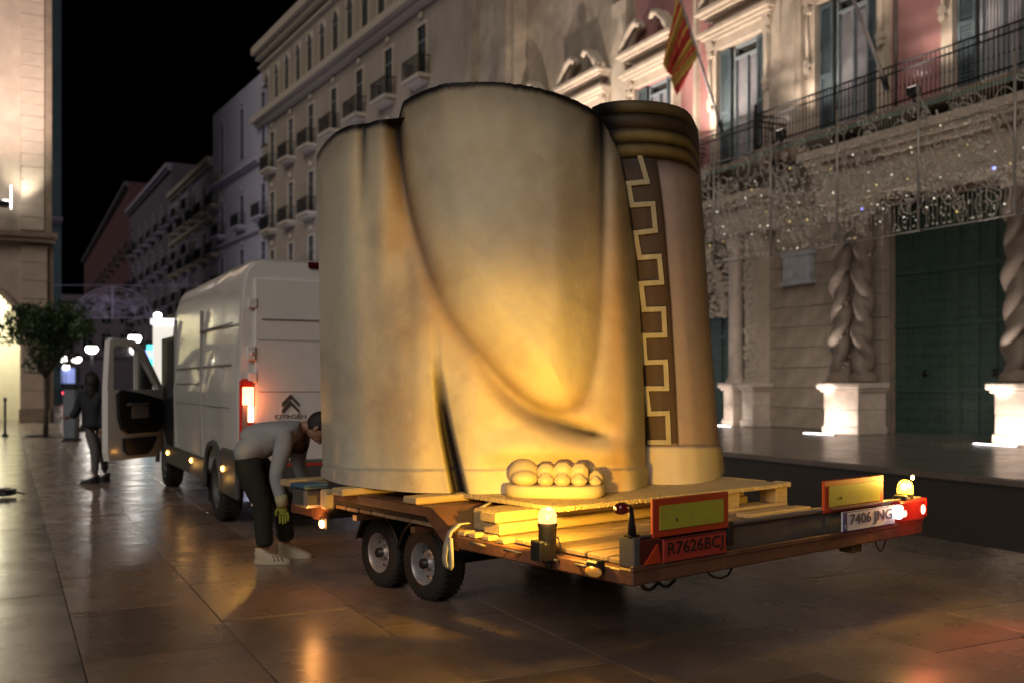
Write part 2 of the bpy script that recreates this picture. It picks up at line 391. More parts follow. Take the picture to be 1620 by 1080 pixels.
for i in range(260): pc.ell((R.uniform(-24.35,-23.85),-.56,R.uniform(1.6,6.0)),(R.uniform(.03,.07),.05,R.uniform(.04,.09)),6,4)
pc.build('carved_pilaster',stone_l,hall)
# metal lantern box on the wall
lb=MB(); lb.box(-23.0,-21.9,-.22,-.02,4.45,5.2); lb.box(-23.08,-21.82,-.26,-.02,4.35,4.45); lb.box(-23.08,-21.82,-.26,-.02,5.2,5.28)
o=lb.build('relief_plaque',mat('pale_plaque',(.42,.42,.44),.5,var=.25,scale=4,bump=.6,bscale=8),hall)
# pilaster strips and mouldings of the upper floor
for (a,b) in ((22.3,23.6),(31.6,32.6),(27.3,27.45)):
    MB().box(-b,-a,-.18,0,8.3,16).build('pilaster',stone_l,hall)
pl=MB()
pl.box(-22.55,-22.5,-.22,-.18,8.3,16); pl.box(-23.2,-23.15,-.22,-.18,8.3,16)
pl.build('pilaster_moulding',stone_l,hall)
dr=MB(); dr.tube([(-18.85,-.1,8.4),(-18.85,-.1,12.2)],.05,8); dr.build('drainpipe',steelg,hall)
# windows of the upper floor
def hall_window(yc):
    x=-yc
    fr=MB(); fr.box(x-WW-.28,x-WW,-.16,.0,WZ0,WZ1+.3); fr.box(x+WW,x+WW+.28,-.16,0,WZ0,WZ1+.3); fr.box(x-WW,x+WW,-.16,0,WZ1,WZ1+.3)
    fr.box(x-WW-.38,x-WW-.28,-.1,0,WZ0,WZ1+.3); fr.box(x+WW+.28,x+WW+.38,-.1,0,WZ0,WZ1+.3)
    for s_ in (-1,1):                      # scroll consoles down the sides
        cx=x+s_*(WW+.2)
        for zz,rr in ((WZ1+.15,.17),(WZ1-.15,.12),(WZ1-1.7,.13),(WZ1-1.9,.10)):
            fr.lathe([(0.001,-.3),(rr,-.3),(rr,-.12),(0.001,-.12)],14,'y',(cx,0,zz),sm=False)
        fr.tube([(cx,-.22,WZ1),(cx+s_*.05,-.24,WZ1-.6),(cx,-.22,WZ1-1.6)],.06,8)
    w=fr.build('window_surround',stone_l,hall)
    c=MB()
    for i,(d,z,h) in enumerate(((.30,WZ1+.3,.10),(.42,WZ1+.40,.09),(.55,WZ1+.49,.12),)): c.box(x-WW-.25-d*.6,x+WW+.25+d*.6,-d,0,z,z+h)
    c.box(x-WW-.1,x+WW+.1,-.2,0,WZ1+.61,WZ1+1.0)
    for i,(d,z,h) in enumerate(((.35,WZ1+1.0,.09),(.5,WZ1+1.09,.09),(.68,WZ1+1.18,.12))): c.box(x-WW-.2-d*.5,x+WW+.2+d*.5,-d,0,z,z+h)
    for s_ in (-1,1):                      # broken pediment horns
        pts=[(x+s_*(WW+.35),-.5,WZ1+1.3),(x+s_*(WW+.1),-.5,WZ1+1.75),(x+s_*(WW-.25),-.5,WZ1+2.1),(x+s_*(WW-.6),-.5,WZ1+2.25),(x+s_*(WW-.75),-.5,WZ1+2.05)]
        c.tube(pts,[.16,.14,.13,.12,.09],8); c.tube([(p[0],-.25,p[2]-.05) for p in pts],[.2,.18,.16,.15,.1],8)
    c.build('pediment',stone_l,w)
    f=MB(); f.box(x-.62,x-.54,.16,.3,WZ0,WZ1); f.box(x+.54,x+.62,.16,.3,WZ0,WZ1); f.box(x-.54,x+.54,.16,.3,WZ1-.45,WZ1-.37); f.box(x-.03,x+.03,.16,.3,WZ0,WZ1-.45); f.box(x-.62,x+.62,.16,.3,WZ1-.08,WZ1)
    f.build('window_frame',shutl,w)
    p=MB(); p.box(x-.62,x+.62,.3,.33,WZ0,WZ1); p.build('pane',glassw,w)
    q=MB(); 
    for i in range(12): q.box(x-.55+i*.09,x-.49+i*.09,.27,.295+.01*(i%2),WZ0,WZ1-.45)
    q.build('net_curtain',curtain,w)
    for s_ in (-1,1):
        sh=MB(); a=x+s_*.64; b=x+s_*(WW-.01)
        a,b=min(a,b),max(a,b)
        sh.box(a,a+.07,.02,.1,WZ0,WZ1-.05); sh.box(b-.07,b,.02,.1,WZ0,WZ1-.05)
        for zz in (WZ0,WZ0+1.9,WZ1-.15): sh.box(a+.07,b-.07,.02,.1,zz,zz+.1)
        zz=WZ0+.13
        while zz<WZ1-.2:
            sh.add([(a+.07,.02,zz),(b-.07,.02,zz),(b-.07,.055,zz+.045),(a+.07,.055,zz+.045),(a+.07,.032,zz),(b-.07,.032,zz),(b-.07,.067,zz+.045),(a+.07,.067,zz+.045)],[(0,1,2,3),(4,5,6,7),(0,1,5,4),(2,3,7,6)]); zz+=.10
        sh.box(a+.07,b-.07,.07,.075,WZ0+.05,WZ1-.1); sh.build('shutter',shut,w)
for yc in wins: hall_window(yc)
# balconies
def balcony(ya,yb,dp,par):
    xa,xb=-yb,-ya
    s_=MB(); s_.box(xa,xb,-dp,0,8.16,8.28); s_.box(xa-.05,xb+.05,-dp-.06,0,8.08,8.16)
    b=s_.build('balcony_slab',stone_d,par)
    e=MB(); e.box(xa-.06,xb+.06,-dp-.075,-dp-.061,8.06,8.14); e.build('edge_trim',verdi,b)
    r=MB()
    for zz in (8.36,9.12,9.3): r.box(xa,xb,-dp-.02,-dp+.02,zz,zz+.035)
    for x in (xa,xb): 
        for zz in (8.36,9.12,9.3): r.box(x-.02,x+.02,-dp+.02,0,zz,zz+.035)
        r.box(x-.035,x+.035,-dp-.035,-dp+.035,8.28,9.5); r.ell((x,-dp,9.56),(.06,.06,.08),8,6)
    r.build('railing',iron,b)
    bm_=MB(); bm_.tube([(0,0,8.28),(0,0,8.7)],.011,6); bm_.ell((0,0,8.72),(.026,.026,.04),6,4); bm_.tube([(0,0,8.74),(0,0,9.3)],.011,6); me=bm_.mesh('baluster',iron)
    x=xa+.12
    while x<xb: link('baluster',me,b,(x,-dp,0)); x+=.13
    y=-dp+.13
    while y<-.05: link('baluster',me,b,(xa,y,0)); link('baluster',me,b,(xb,y,0)); y+=.13
    x=xa+.5
    while x<xb:
        br=MB()
        br.tube([(x,-.05,7.45),(x,-dp*.4,7.5),(x,-dp*.85,7.85),(x,-dp*.9,8.08)],.035,6); br.tube([(x+.1*math.cos(t),-dp*.45+.16*math.cos(t),7.86+.16*math.sin(t)) for t in np.linspace(0,6.28,12)],.02,5); x+=1.55
        br.build('scroll_bracket',iron,b)
balcony(9.0,22.9,1.35,hall); balcony(23.4,27.0,.95,hall); balcony(28.3,31.5,.95,hall)
# top cornice (out of view, closes the building)
c=MB(); c.box(-45.4,-2.8,-.6,0,20.6,21.2); c.build('roof_cornice',stone_f,hall); c=MB(); c.box(-45.2,-3,.7,12,0,21); c.build('building_body',stone_f,hall)
# far tower bay of the palace
tb=MB(); tb.box(-45.2,-39.9,-.7,-.02,0,21); tb.box(-44.9,-44.0,-.95,-.7,0,21); tb.box(-41.1,-40.2,-.95,-.7,0,21); tb.build('tower_bay',stone_f,hall)
# floodlights on the balcony edge
for i,(yc,e) in enumerate(((34.3,1500),(29.6,1500),(25.0,1250),(20.4,560),(15.8,420))):
    X_=19.45 if yc<23 else 19.15
    lab=['floodlight at the far end above the statue top','floodlight under the window beside the striped flag','floodlight below the shuttered window over the pink wall','floodlight on the long balcony under the middle window','floodlight on the long balcony rail near the picture edge'][i]
    t=thing('floodlight','small black '+lab,'floodlight',(X_,yc+1.2,8.3),0,'floodlights along the palace balconies')
    b_=MB(); b_.bbox(-.1,.08,-.16,.16,.05,.25,.02); b_.tube([(0,0,-.1),(0,0,.08)],.03,8); b_.tube([(0,0,-.08),(.9,0,-.16)],.03,8); b_.build('housing',black,t)
    l_=MB(); l_.box(-.07,.05,-.12,.12,.25,.256); l_.build('lens',emat('flood_lens',(1,.9,.8),6),t)
    lamp('SPOT',(-.3,0,.32),e,(1,.84,.70),.08,(1.6,0,5.2),96,.7,parent=t)
    lamp('SPOT',(-.3,0,.33),e*.10,(1,.80,.72),.08,(1.1,-2.2,3.2),120,.9,parent=t)
# recessed ground lights before the pedestals
for i,(yc,xc,e) in enumerate(((19.75,19.05,32),(14.5,19.05,32),(24.9,19.9,7))):
    lab=['white lit ground strip before the left gate pedestal','white lit ground strip before the pedestal at the picture edge','dim ground light before the plain column pedestal'][i]
    t=thing('ground_light',lab,'ground light',(xc,yc,.1),0,'recessed lights before the pedestals')
    b_=MB(); b_.bbox(-.12,.12,-.55,.55,-.05,.006,.004); b_.build('housing',steelg,t)
    l_=MB(); l_.box(-.05,.05,-.5,.5,.007,.014); l_.build('light_strip',emat('strip_glow%d'%i if 0 else 'strip_glow',(1,.97,.95),9),t)
    lamp('AREA',(0,0,.03),e,(1,.86,.76),aim=(.42,0,1.0),size=(.9,.1),parent=t)
    lamp('SPOT',(-.02,.35,.04),e*11,(1,.88,.80),.05,(.75,.1,3.6),46,.6,parent=t)

# ================================================================== hanging scroll light curtain
dec=mat('decoration_wire',(.48,.43,.36),.45,metal=.1,var=.3)
gl_w=emat('crystal_glint',(1,.93,.75),2.2); gl_y=emat('yellow_glint',(1,.75,.2),2.0); gl_b=emat('blue_glint',(.25,.3,1),2.2); gl_d=mat('crystal_dim',(.75,.70,.62),.3,var=.2)
PY=[26.0,23.5,21.05,18.6,16.1,13.65,11.2]; RR=random.Random(11)
def spiral(m,cx,cz,r,a0,turn,r_w=.012,loops=1.4):
    pts=[]; n=22
    for i in range(n+1):
        t=i/n; rr=r*(1-t*.85); a=a0+turn*t*loops*2*math.pi; pts.append((RR.uniform(-.02,.02),cx+rr*math.cos(a),cz+rr*math.sin(a)))
    m.tube(pts,r_w,4)
dlab=['dense gold-grey scroll panel beside the statue shoulder','scroll light panel left of the pale wall plaque','scroll light panel in front of the pale wall plaque','hanging scroll panel between the middle rods above the left pedestal','hanging scroll panel with blue glint above the green gate','hanging scroll panel cut by the right picture edge']
for i in range(6):
    ya,yb=PY[i+1],PY[i]; w=yb-ya
    t=thing('hanging_decoration',dlab[i],'light decoration',(18.6,ya,4.9),0,'hanging scroll light panels')
    fr=MB(); fr.tube([(0,.03,0),(0,.03,3.4)],.032,8); fr.tube([(0,.03,.02),(0,w-.02,.02)],.018,6); fr.tube([(0,.2,3.0),(0,w-.02,3.0)],.014,6); fr.tube([(0,w*.35,.03),(0,w*.35,.75)],.012,6); fr.tube([(0,w*.92,0.03),(0,w*.92,2.9)],.014,6)
    fr.tube([(0,.2,.72),(0,w*.9,.72)],.012,6); fr.tube([(0,.2,2.3),(0,w*.7,2.3)],.012,6); fr.build('frame',mat('rod_metal',(.36,.33,.30),.4,metal=.5,var=.1),t)
    br=MB()
    for j in range(18): y=.25+j*(w-.4)/18; br.tube([(0,y,.04),(0,y,.70)],.006,4)
    for j in range(16): y=.25+j*(w*.6)/16; br.tube([(0,y,2.3),(0,y,3.0)],.006,4)
    br.build('bars',dec,t)['kind']='stuff'
    sc=MB()
    for j in range(58):
        cx=RR.uniform(.15,w-.1); cz=RR.uniform(.15,2.95) if RR.random()<.5 else RR.gauss(1.5,.5); cz=min(max(cz,.15),3.0)
        spiral(sc,cx,cz,RR.choice((.10,.16,.22,.34))*RR.uniform(.8,1.2),RR.uniform(0,6.28),RR.choice((-1,1)),RR.uniform(.008,.020))
    for j in range(5):
        pts=[(0,w*k/14,1.5+.8*math.sin(j*1.3+k*.55)+RR.uniform(-.03,.03)) for k in range(15)]; sc.tube(pts,.012,4)
    o=sc.build('scrollwork',dec,t); o['kind']='stuff'
    for (mm,nm,n,rad) in ((gl_w,'white_glints',14,.010),(gl_y,'yellow_glints',4,.011),(gl_b,'blue_glints',1 if i in (3,4) else 0,.026),(gl_d,'crystals',210,.020)):
        if not n: continue
        c=MB()
        for j in range(n):
            r_=rad*RR.uniform(.7,1.5); cz=min(max(RR.gauss(1.2,.75),.1),3.0); c.ell((RR.uniform(-.05,.05),RR.uniform(.1,w-.1),cz),(r_,r_,r_),5,4)
        c.build(nm,mm,t)['kind']='stuff'
# ================================================================== flags on poles
def flag(base,top,mats,label,dx,w,hh,cam_cat='flag',pole=None,striped=True):
    t=thing('flagpole',label[0],'flagpole',base); B=Vector(base); d=Vector(top)-B
    p=MB(); p.tube([(0,0,0),d],.045,10); p.build('pole',pole,t); b=MB(); b.tube([(0,0,-.12),d*.06],.075,10); b.build('socket',iron,t); e=MB(); e.ell(d,(.08,.08,.1),8,6); e.build('finial',steelg,t)
    f=thing('flag',label[1],'flag',top)
    n,m_=40,46; vs=[]; ax=d.normalized()
    for j in range(m_+1):
        for i in range(n+1):
            a=i/n; b_=j/m_
            p_=-ax*(a*w)          # attachment goes down the pole
            fold=.16*math.sin(a*19+b_*2.2)*(.35+b_*.65)+.07*math.sin(a*41+b_*5)
            q=Vector((p_.x*(1-b_*.45)+dx[0]*b_+fold*.8, p_.y*(1-b_*.3)+dx[1]*b_+fold*.7, p_.z*(1-.5*b_)-b_*hh-.12*b_*math.sin(a*7)))
            vs.append(q)
    me=bpy.data.meshes.new('cloth'); fs=[(j*(n+1)+i,j*(n+1)+i+1,(j+1)*(n+1)+i+1,(j+1)*(n+1)+i) for j in range(m_) for i in range(n)]
    me.from_pydata([tuple(v) for v in vs],[],fs)
    for mm in mats: me.materials.append(mm)
    for j in range(m_):
        for i in range(n):
            k_=(int((i/n+.12*(j/m_))*9)%2) if striped else 0
            me.polygons[j*n+i].material_index=min(k_,len(mats)-1); me.polygons[j*n+i].use_smooth=True
    o=link('cloth',me,f); sm=o.modifiers.new('thick','SOLIDIFY'); sm.thickness=.008
yel=mat('flag_yellow',(.52,.33,.07),.8,var=.1); red=mat('flag_red',(.42,.03,.02),.8,var=.1)
B1=(19.9,onX(1142,19.9),hgt(1142,205,19.9)); T1=(18.5,onX(1079,18.5),hgt(1079,8,18.5)); T1=tuple(Vector(B1)+(Vector(T1)-Vector(B1))*1.12)
flag(B1,T1,[yel,red],('grey flagpole leaning out from the balcony by the pink wall','red and yellow striped flag hanging above the statue'),(-.35,.25),2.1,2.1,pole=mat('pole_grey',(.24,.22,.23),.5,var=.1))
B2=(19.55,onX(1403,19.55),hgt(1403,135,19.55)); T2=(18.2,onX(1350,18.2),hgt(1350,0,18.2)); T2=tuple(Vector(B2)+(Vector(T2)-Vector(B2))*1.75)
flag(B2,T2,[red],('white flagpole leaning out over the long balcony','red flag whose lower tip shows beside the white flagpole'),(-.2,.2),1.0,.35,pole=mat('pole_white',(.42,.38,.36),.5,var=.1),striped=False)

# ================================================================== OTHER BUILDINGS
def far_building(label,Pf,Pn,H,mw,rows,corn,md=None,bal=iron,depth_=10,z0=0,name='building',cat='building'):
    Pf=Vector((*Pf,0)); Pn=Vector((*Pn,0)); d=Pn-Pf; L=d.length; rz=math.atan2(d.y,d.x)
    t=thing(name,label,cat,Pf,rz); holes=[]; md=md or mw
    for (a,b,xs,w,arch,bl) in rows:
        for x in xs: holes.append((x-w/2,x+w/2,a,b))
    m=MB(); wall_cells(m,0,L,0,H,holes,0,.5); m.build('wall',mw,t)
    m=MB(); m.box(.02,L-.02,.5,depth_,0,H-.02); m.build('body',mw,t)
    for (z,h,p) in corn: m=MB(); m.box(-.02,L+.02,-p,0,z,z+h); m.box(-.01,L+.01,-p*.55,0,z-h*.6,z); m.build('cornice',md,t)
    for (a,b,xs,w,arch,bl) in rows:
        f=MB(); 
        f.box(-w/2-.15,-w/2,-.06,.1,a,b+.15); f.box(w/2,w/2+.15,-.06,.1,a,b+.15); f.box(-w/2,w/2,-.06,.1,b,b+.15)
        if arch:
            f.tube([((w/2+.08)*math.cos(q),-.03,b-w/2+(w/2+.08)*math.sin(q)) for q in np.linspace(0,math.pi,9)],.1,5)
            for q in np.linspace(0,math.pi/2,5)[:-1]:
                c0=math.cos(q+.2); s0=math.sin(q+.2)
                f.box(w/2*c0,w/2,-.02,.049,b-w/2+w/2*math.sin(q),b-w/2+w/2*math.sin(q+.4)); f.box(-w/2,-w/2*c0,-.02,.049,b-w/2+w/2*math.sin(q),b-w/2+w/2*math.sin(q+.4))
        else:
            f.ell((0,-.08,b+.55),(.28,.1,.22),8,6)
        fm=f.mesh('window',md)
        p=MB(); p.box(-w/2,w/2,.05,.09,a,b); pm2=p.mesh('pane',glassw)
        q_=MB(); q_.box(-.025,.025,.03,.049,a,b); q_.box(-w/2,w/2,.03,.0485,a+(b-a)*.7,a+(b-a)*.73); qm=q_.mesh('glazing_bars',shutl)
        if bl:
            s_=MB(); s_.box(-w/2-.55,w/2+.55,-.75,0,a-.22,a-.02); s_.box(-w/2-.4,w/2+.4,-.6,0,a-.4,a-.22); sm_=s_.mesh('balcony',md)
            r=MB(); r.box(-w/2-.5,w/2+.5,-.72,-.69,a+.95,a+1.0)
            xx=-w/2-.5
            while xx<=w/2+.51: r.box(xx-.012,xx+.012,-.715,-.69,a-.02,a+.95); xx+=.12
            for sx in (-1,1):
                r.box(sx*(w/2+.5)-.02,sx*(w/2+.5)+.02,-.69,0,a+.95,a+1.0)
                yy=-.6
                while yy<0: r.box(sx*(w/2+.5)-.012,sx*(w/2+.5)+.012,yy,yy+.024,a-.02,a+.95); yy+=.12
            rm=r.mesh('balcony_railing',bal)
        for x in xs:
            w_=link('window',fm,t,(x,0,0)); link('pane',pm2,w_); link('glazing_bars',qm,w_)
            if bl: b_=link('balcony',sm_,t,(x,0,0)); link('balcony_railing',rm,b_)
    return t
hotel=mat('hotel_wall',(.33,.275,.22),.85,var=.15,scale=.6,bump=.2); hotel_l=mat('hotel_trim',(.48,.41,.33),.8,var=.15)
bluew=mat('pale_blue_wall',(.40,.385,.48),.85,var=.1,scale=.5); greyw=mat('grey_wall',(.22,.20,.27),.85,var=.15,scale=.5)
redw=mat('dull_red_wall',(.085,.035,.042),.85,var=.15); teal=mat('teal_wall',(.03,.055,.065),.8,var=.3,scale=.6); darkw=mat('dark_wall',(.085,.075,.10),.9,var=.2)
Pf=(18.21,80.7); Pn=(20.5,45.4); 
hb=far_building('tall beige hotel block with arched top windows and balconies behind the statue',Pf,Pn,28.2,hotel,
    [(23.2,25.9,[1.6+i*2.55 for i in range(13)],1.05,True,False)]+[(z,z+2.9,[3.1+i*4.5 for i in range(7)],1.15,False,True) for z in (18.0,13.3,8.8)]+[(.2,3.4,[3.1+i*4.5 for i in range(7)],1.8,False,False)],
    [(22.1,.45,.9),(27.6,.6,.8),(26.6,.15,.25),(7.6,.3,.3)],hotel_l)
def P(px,X): return (X,onX(px,X))
far_building('pale blue building with three tall narrow windows below a plain top',P(337,17.0),P(412.5,18.1),26.2,bluew,
    [(z,z+4.2,[3.2,9.5,15.4],1.1,False,z<20) for z in (20.3,)]+[(z,z+2.6,[3.2,9.5,15.4],1.2,False,True) for z in (14.6,10.0,5.4)]+[(.2,3.2,[3.2,9.5],2.2,False,False)],[(19.2,.3,.5),(13.6,.2,.3)])
far_building('grey building with rows of iron balconies left of the pale blue one',P(272,16.4),P(336.5,17.0),22.5,greyw,
    [(z,z+2.5,[3+i*5 for i in range(5)],1.3,False,True) for z in (17.6,13.2,8.8,4.6)],[(21.9,.5,.6),(16.6,.3,.4)],hotel)
far_building('dark low grey building further along the street, fifth from the palace',P(205,15.5),P(271,16.3),26,darkw,
    [(z,z+2.4,[4+i*6 for i in range(8)],1.4,False,True) for z in (19,14.4,10.0,5.6)],[(25.4,.5,.6)],greyw)
far_building('dull red building at the bend of the dark street',P(133,16.0),P(204,15.4),30,redw,
    [(z,z+2.6,[6+i*9 for i in range(12)],1.6,False,True) for z in (20,14.4,9.0)],[(29.5,.5,.6)],darkw)
far_building('violet-grey building closing the street behind the lamps',(3.5,150),(16.5,148),13.5,mat('violet_wall',(.09,.075,.10),.9,var=.15,scale=.4),
    [(z,z+2.2,[1.6+i*2.4 for i in range(5)],1.1,False,False) for z in (9.6,6.0)],[(12.6,.4,.5),(5.0,.3,.4)])
far_building('dark teal building beyond the lit stone building',(-10,74),(3.30,75.2),46,teal,[(z,z+2.6,[10.6],1.2,False,True) for z in (14,18.5,9.5,23)],[(12.5,.3,.5)],darkw)
# left stone building with the lit arch
lb=thing('stone_arcade_building','pale stone building with a glowing arch and uplit wall at the left','building',(0,40,0))
lw=mat('warm_limestone',(.42,.335,.27),.8,var=.18,scale=1.5,bump=.4,bscale=15)
m=MB(); wall_cells(m,-9,1.30,6.9,22,[],.12,.6); m.build('upper_wall',lw,lb)
m=MB(); ax,ar_=-1.45,1.87
xs=[-9,-3.1]+list(np.linspace(-3.1,.40,25))[1:]+[1.3]
for a,b in zip(xs[:-1],xs[1:]):
    c_=(a+b)/2; z=0
    if abs(c_-ax)<ar_: z=3.15+math.sqrt(ar_**2-(c_-ax)**2)
    m.box(a,b,.1,1.2,z,6.5)
m.build('arcade_wall',lw,lb)
m=MB(); m.tube([(ax+(ar_+.1)*math.cos(q),.06,3.15+(ar_+.1)*math.sin(q)) for q in np.linspace(0,math.pi,24)],.13,6); m.build('arch_moulding',lw,lb)
for r in range(33):
    block(.42,6.95+r*.46,.78,.46,lw,par=lb,y=0,t=.1)
for r in range(9): block(.42,.5+r*.66,.88,.66,lw,par=lb,y=0,t=.08)
m=MB(); m.box(.36,1.40,-.06,.1,0,.5); m.build('plinth',stone_d,lb); m=MB(); m.box(-9,1.55,-.35,.1,6.5,6.66); m.box(-9,1.62,-.45,.1,6.66,6.85); m.build('ledge',stone_d,lb)
m=MB(); m.box(1.22,1.44,.0,12,6.9,22); m.box(1.3,1.5,.1,12,0,6.5); m.build('return_wall',stone_d,lb)
m=MB(); m.box(-9,1.2,3.6,3.9,0,6.3); m.box(-9,1.2,1.2,3.6,6.3,6.5); m.build('arcade_inside',mat('arcade_plaster',(.6,.58,.46),.9,var=.06),lb)
t=thing('wall_floodlight','white boxed floodlight on the ledge of the stone building at the left','floodlight',(-.35,39.5,6.9))
m=MB(); m.bbox(-.6,.42,-.15,.2,.75,.95,.02); m.box(-.1,-.02,-.02,.06,0,.75); m.build('housing',black,t)
m=MB(); m.box(.2,.44,-.16,.22,.955,.975); m.box(.44,.48,-.15,.2,.72,1.5); m.build('lamp_face',emat('ledge_glow',(1,.98,.9),5),t)
lamp('SPOT',(.9,-.15,.6),380,(1,.95,.78),.12,(.75,.42,4.5),80,.8,parent=t)
lamp('SPOT',(.3,-4.5,-1.0),6500,(1,.80,.70),.2,(.3,.5,8.5),62,.9,parent=t)
t=thing('arcade_lamp','warm white lamp glowing inside the arch of the stone building','lamp',(-.9,42.0,4.6))
m=MB(); m.lathe([(.02,.3),(.16,.2),(.18,-.1),(.1,-.2),(.01,-.22)],12); m.build('globe',emat('arcade_globe',(1,.95,.7),8),t); m=MB(); m.tube([(0,0,.3),(0,0,1.7)],.02,6); m.build('rod',iron,t)
lamp('POINT',(0,-.4,-.3),560,(1,.93,.66),.2,parent=t)
# ================================================================== STREET FURNITURE FAR LEFT
def street_lamp(px,py,z,label,e=160,r=.16,arm=0):
    x=(px-810)/F*z; h=CH+(HZ-py)*z/F; p=c2w(x,z,0)
    t=thing('street_lamp',label,'street lamp',p,0,'lit street lamps in the far street')
    m=MB(); m.lathe([(.16,0),(.16,.25),(.07,.35),(.05,.5),(.04,h-.35),(.07,h-.25)],10); m.build('post',iron,t)
    m=MB(); m.ell((0,0,h),(r*1.35,r*1.35,r),12,8); m.build('globe',emat('lamp_globe',(1,.95,.86),9),t)
    m=MB(); m.lathe([(.01,h+r+.12),(r*1.2,h+r*.8),(r*1.3,h+r*.55)],12); m.build('cap',iron,t)
    if e: lamp('POINT',(0,0,h-.5),e,(1,.92,.82) if e<1000 else (.70,.72,1),.2,parent=t)
street_lamp(145,552,46,'white globe street lamp above the dark haired woman',130,.20)
street_lamp(213,535,43,'white globe street lamp above the open van door',130,.20)
street_lamp(430,500,56,'added cool lamp post hidden behind the van to brighten the hotel',2200,.2)  # added unseen lamp, brightens the hotel and the pale blue building
for i,(px,py,z,lb_) in enumerate(((99,567,80,'small lamp highest in the tree side cluster'),(121,568,75,'small lamp just left of the nearer white globe'),(90,577,95,'warm small lamp low beside the tree trunk'),(104,580,100,'warm small lamp in the middle of the low cluster'),(93,587,110,'lowest warm lamp of the cluster by the trunk'),(110,589,112,'orange tinted lamp under the warm cluster'))):
    street_lamp(px,py,z,lb_,0,.26)
# far shop front and cars in the street end
t=thing('shop_front','blue lit shop window strip at the end of the street','shop front',c2w(-45.5,100,0),-YAW)
m=MB(); m.box(-2.2,1.9,0,.4,0,3.1); m.build('frame',darkw,t); m=MB(); m.box(-2.0,-.5,-.02,-.005,.9,2.4); m.box(-.3,1.6,-.02,-.005,1.2,2.9); m.build('lit_window',emat('shop_blue',(.35,.45,1),.35),t)
def small_car(px,z,label,body,lights,rot=0):
    t=thing('parked_car',label,'car',c2w((px-810)/F*z,z,0),-YAW+rot)
    m=MB(); m.prism([(-.85,.25),(.85,.25),(.88,.8),(.80,.95),(.66,1.42),(-.66,1.42),(-.80,.95),(-.88,.8)],1,0,3.9); m.build('body',body,t)
    m=MB(); m.box(-.6,.6,-.012,0,.98,1.34); m.build('rear_window',glassd,t)
    for s_ in (-.72,.72):
        m=MB(); m.ell((s_,-.02,.78),(.12,.05,.12),8,6); m.build('tail_light',lights,t)
        m=MB(); m.lathe([(0.01,-.1),(.3,-.1),(.32,0),(.3,.1),(.01,.1)],14,'x',(s_,.7,.32)); m.build('wheel',rubber,t)
small_car(95,78,'blue parked car seen beyond the tree trunk',mat('blue_car_paint',(.05,.09,.35),.3,var=0,coat=.5),redl,.1)
small_car(119,66,'dark car with glowing red tail lights behind the woman',mat('dark_car_paint',(.02,.02,.03),.3,var=0,coat=.5),emat('car_tail_glow',(1,.06,.10),7),0)
# pharmacy cross
t=thing('pharmacy_sign','glowing blue-green cross sign beside the white lit panel','sign',c2w((239-810)/F*40,40,CH+(HZ-562)*40/F),-YAW)
m=MB()
for (a,b,c_,d_) in ((-.14,.14,-.42,.42),(-.38,-.14,-.14,.14),(.14,.38,-.14,.14)): m.box(a,b,-.08,.0,c_,d_)
m.build('cross',emat('cross_glow',(.08,.75,.75),2.2),t); m=MB(); m.box(-.44,.44,.005,.06,-.48,.48); m.box(.06,.12,.06,1.6,-.04,.04); m.build('backing',black,t)
m=MB(); m.box(-.30,.10,-.1,-.085,-.12,.2); m.build('core',emat('cross_core',(.25,.35,1),2.5),t)
# white lit advertising column behind the van
zc=24.0; xl=(240-810)/F*zc
t=thing('lit_kiosk','white glowing kiosk panel rising behind the van cab','kiosk',c2w(xl+.28,zc,0),-YAW)
hk=CH+(HZ-506)*zc/F
m=MB(); m.bbox(-.26,.32,0,.5,.3,hk-.12,.02); m.build('panel',emat('kiosk_white',(1,.93,.82),.55,(.7,.7,.7)),t); m=MB(); m.bbox(-.30,.75,-.06,.6,hk-.12,hk+.03,.02); m.build('top',emat('kiosk_top',(1,.97,.95),.9,(.7,.7,.7)),t); m=MB(); m.bbox(-.2,.3,0.05,.45,0,.3,.01); m.build('base',steelg,t)
m=MB(); m.ell((-.10,-.1,hk+.1),(.10,.08,.07),8,6); m.build('bulb',emat('kiosk_bulb',(1,1,1),8),t)
# arched unlit light decoration over the street
t=thing('arch_decoration','pale violet arched light frame hanging across the dark street','light decoration',c2w((178-810)/F*52,52,CH+(HZ-503)*52/F),-YAW)
dm=mat('violet_wire_glow',(.26,.23,.34),.5,metal=.1,var=.1,emit=(.35,.3,.55),estr=.05)  # unlit wire, given a faint violet glow in its material
m=MB()
for r1,w_ in ((2.05,.022),(1.85,.015),(1.2,.015)): m.tube([(r1*math.cos(q),0,r1*.78*math.sin(q)) for q in np.linspace(0,math.pi,26)],w_,5)
m.tube([(-2.1,0,0),(2.1,0,0)],.02,5); m.tube([(0,0,-.0),(0,0,1.6)],.03,5); m.tube([(-9,0,1.7),(9,0,1.7)],.012,4); m.build('frame',dm,t)
m=MB(); RR=random.Random(5)
for j in range(60):
    a=RR.uniform(.1,3.04); r_=RR.uniform(.3,1.9); spiral(m,r_*math.cos(a),r_*.75*math.sin(a),RR.uniform(.1,.28),RR.uniform(0,6),1,.009)
vs=[(p[1],p[0],p[2]) for p in m.v]; m.v=vs; o=m.build('scrollwork',dm,t); o['kind']='stuff'
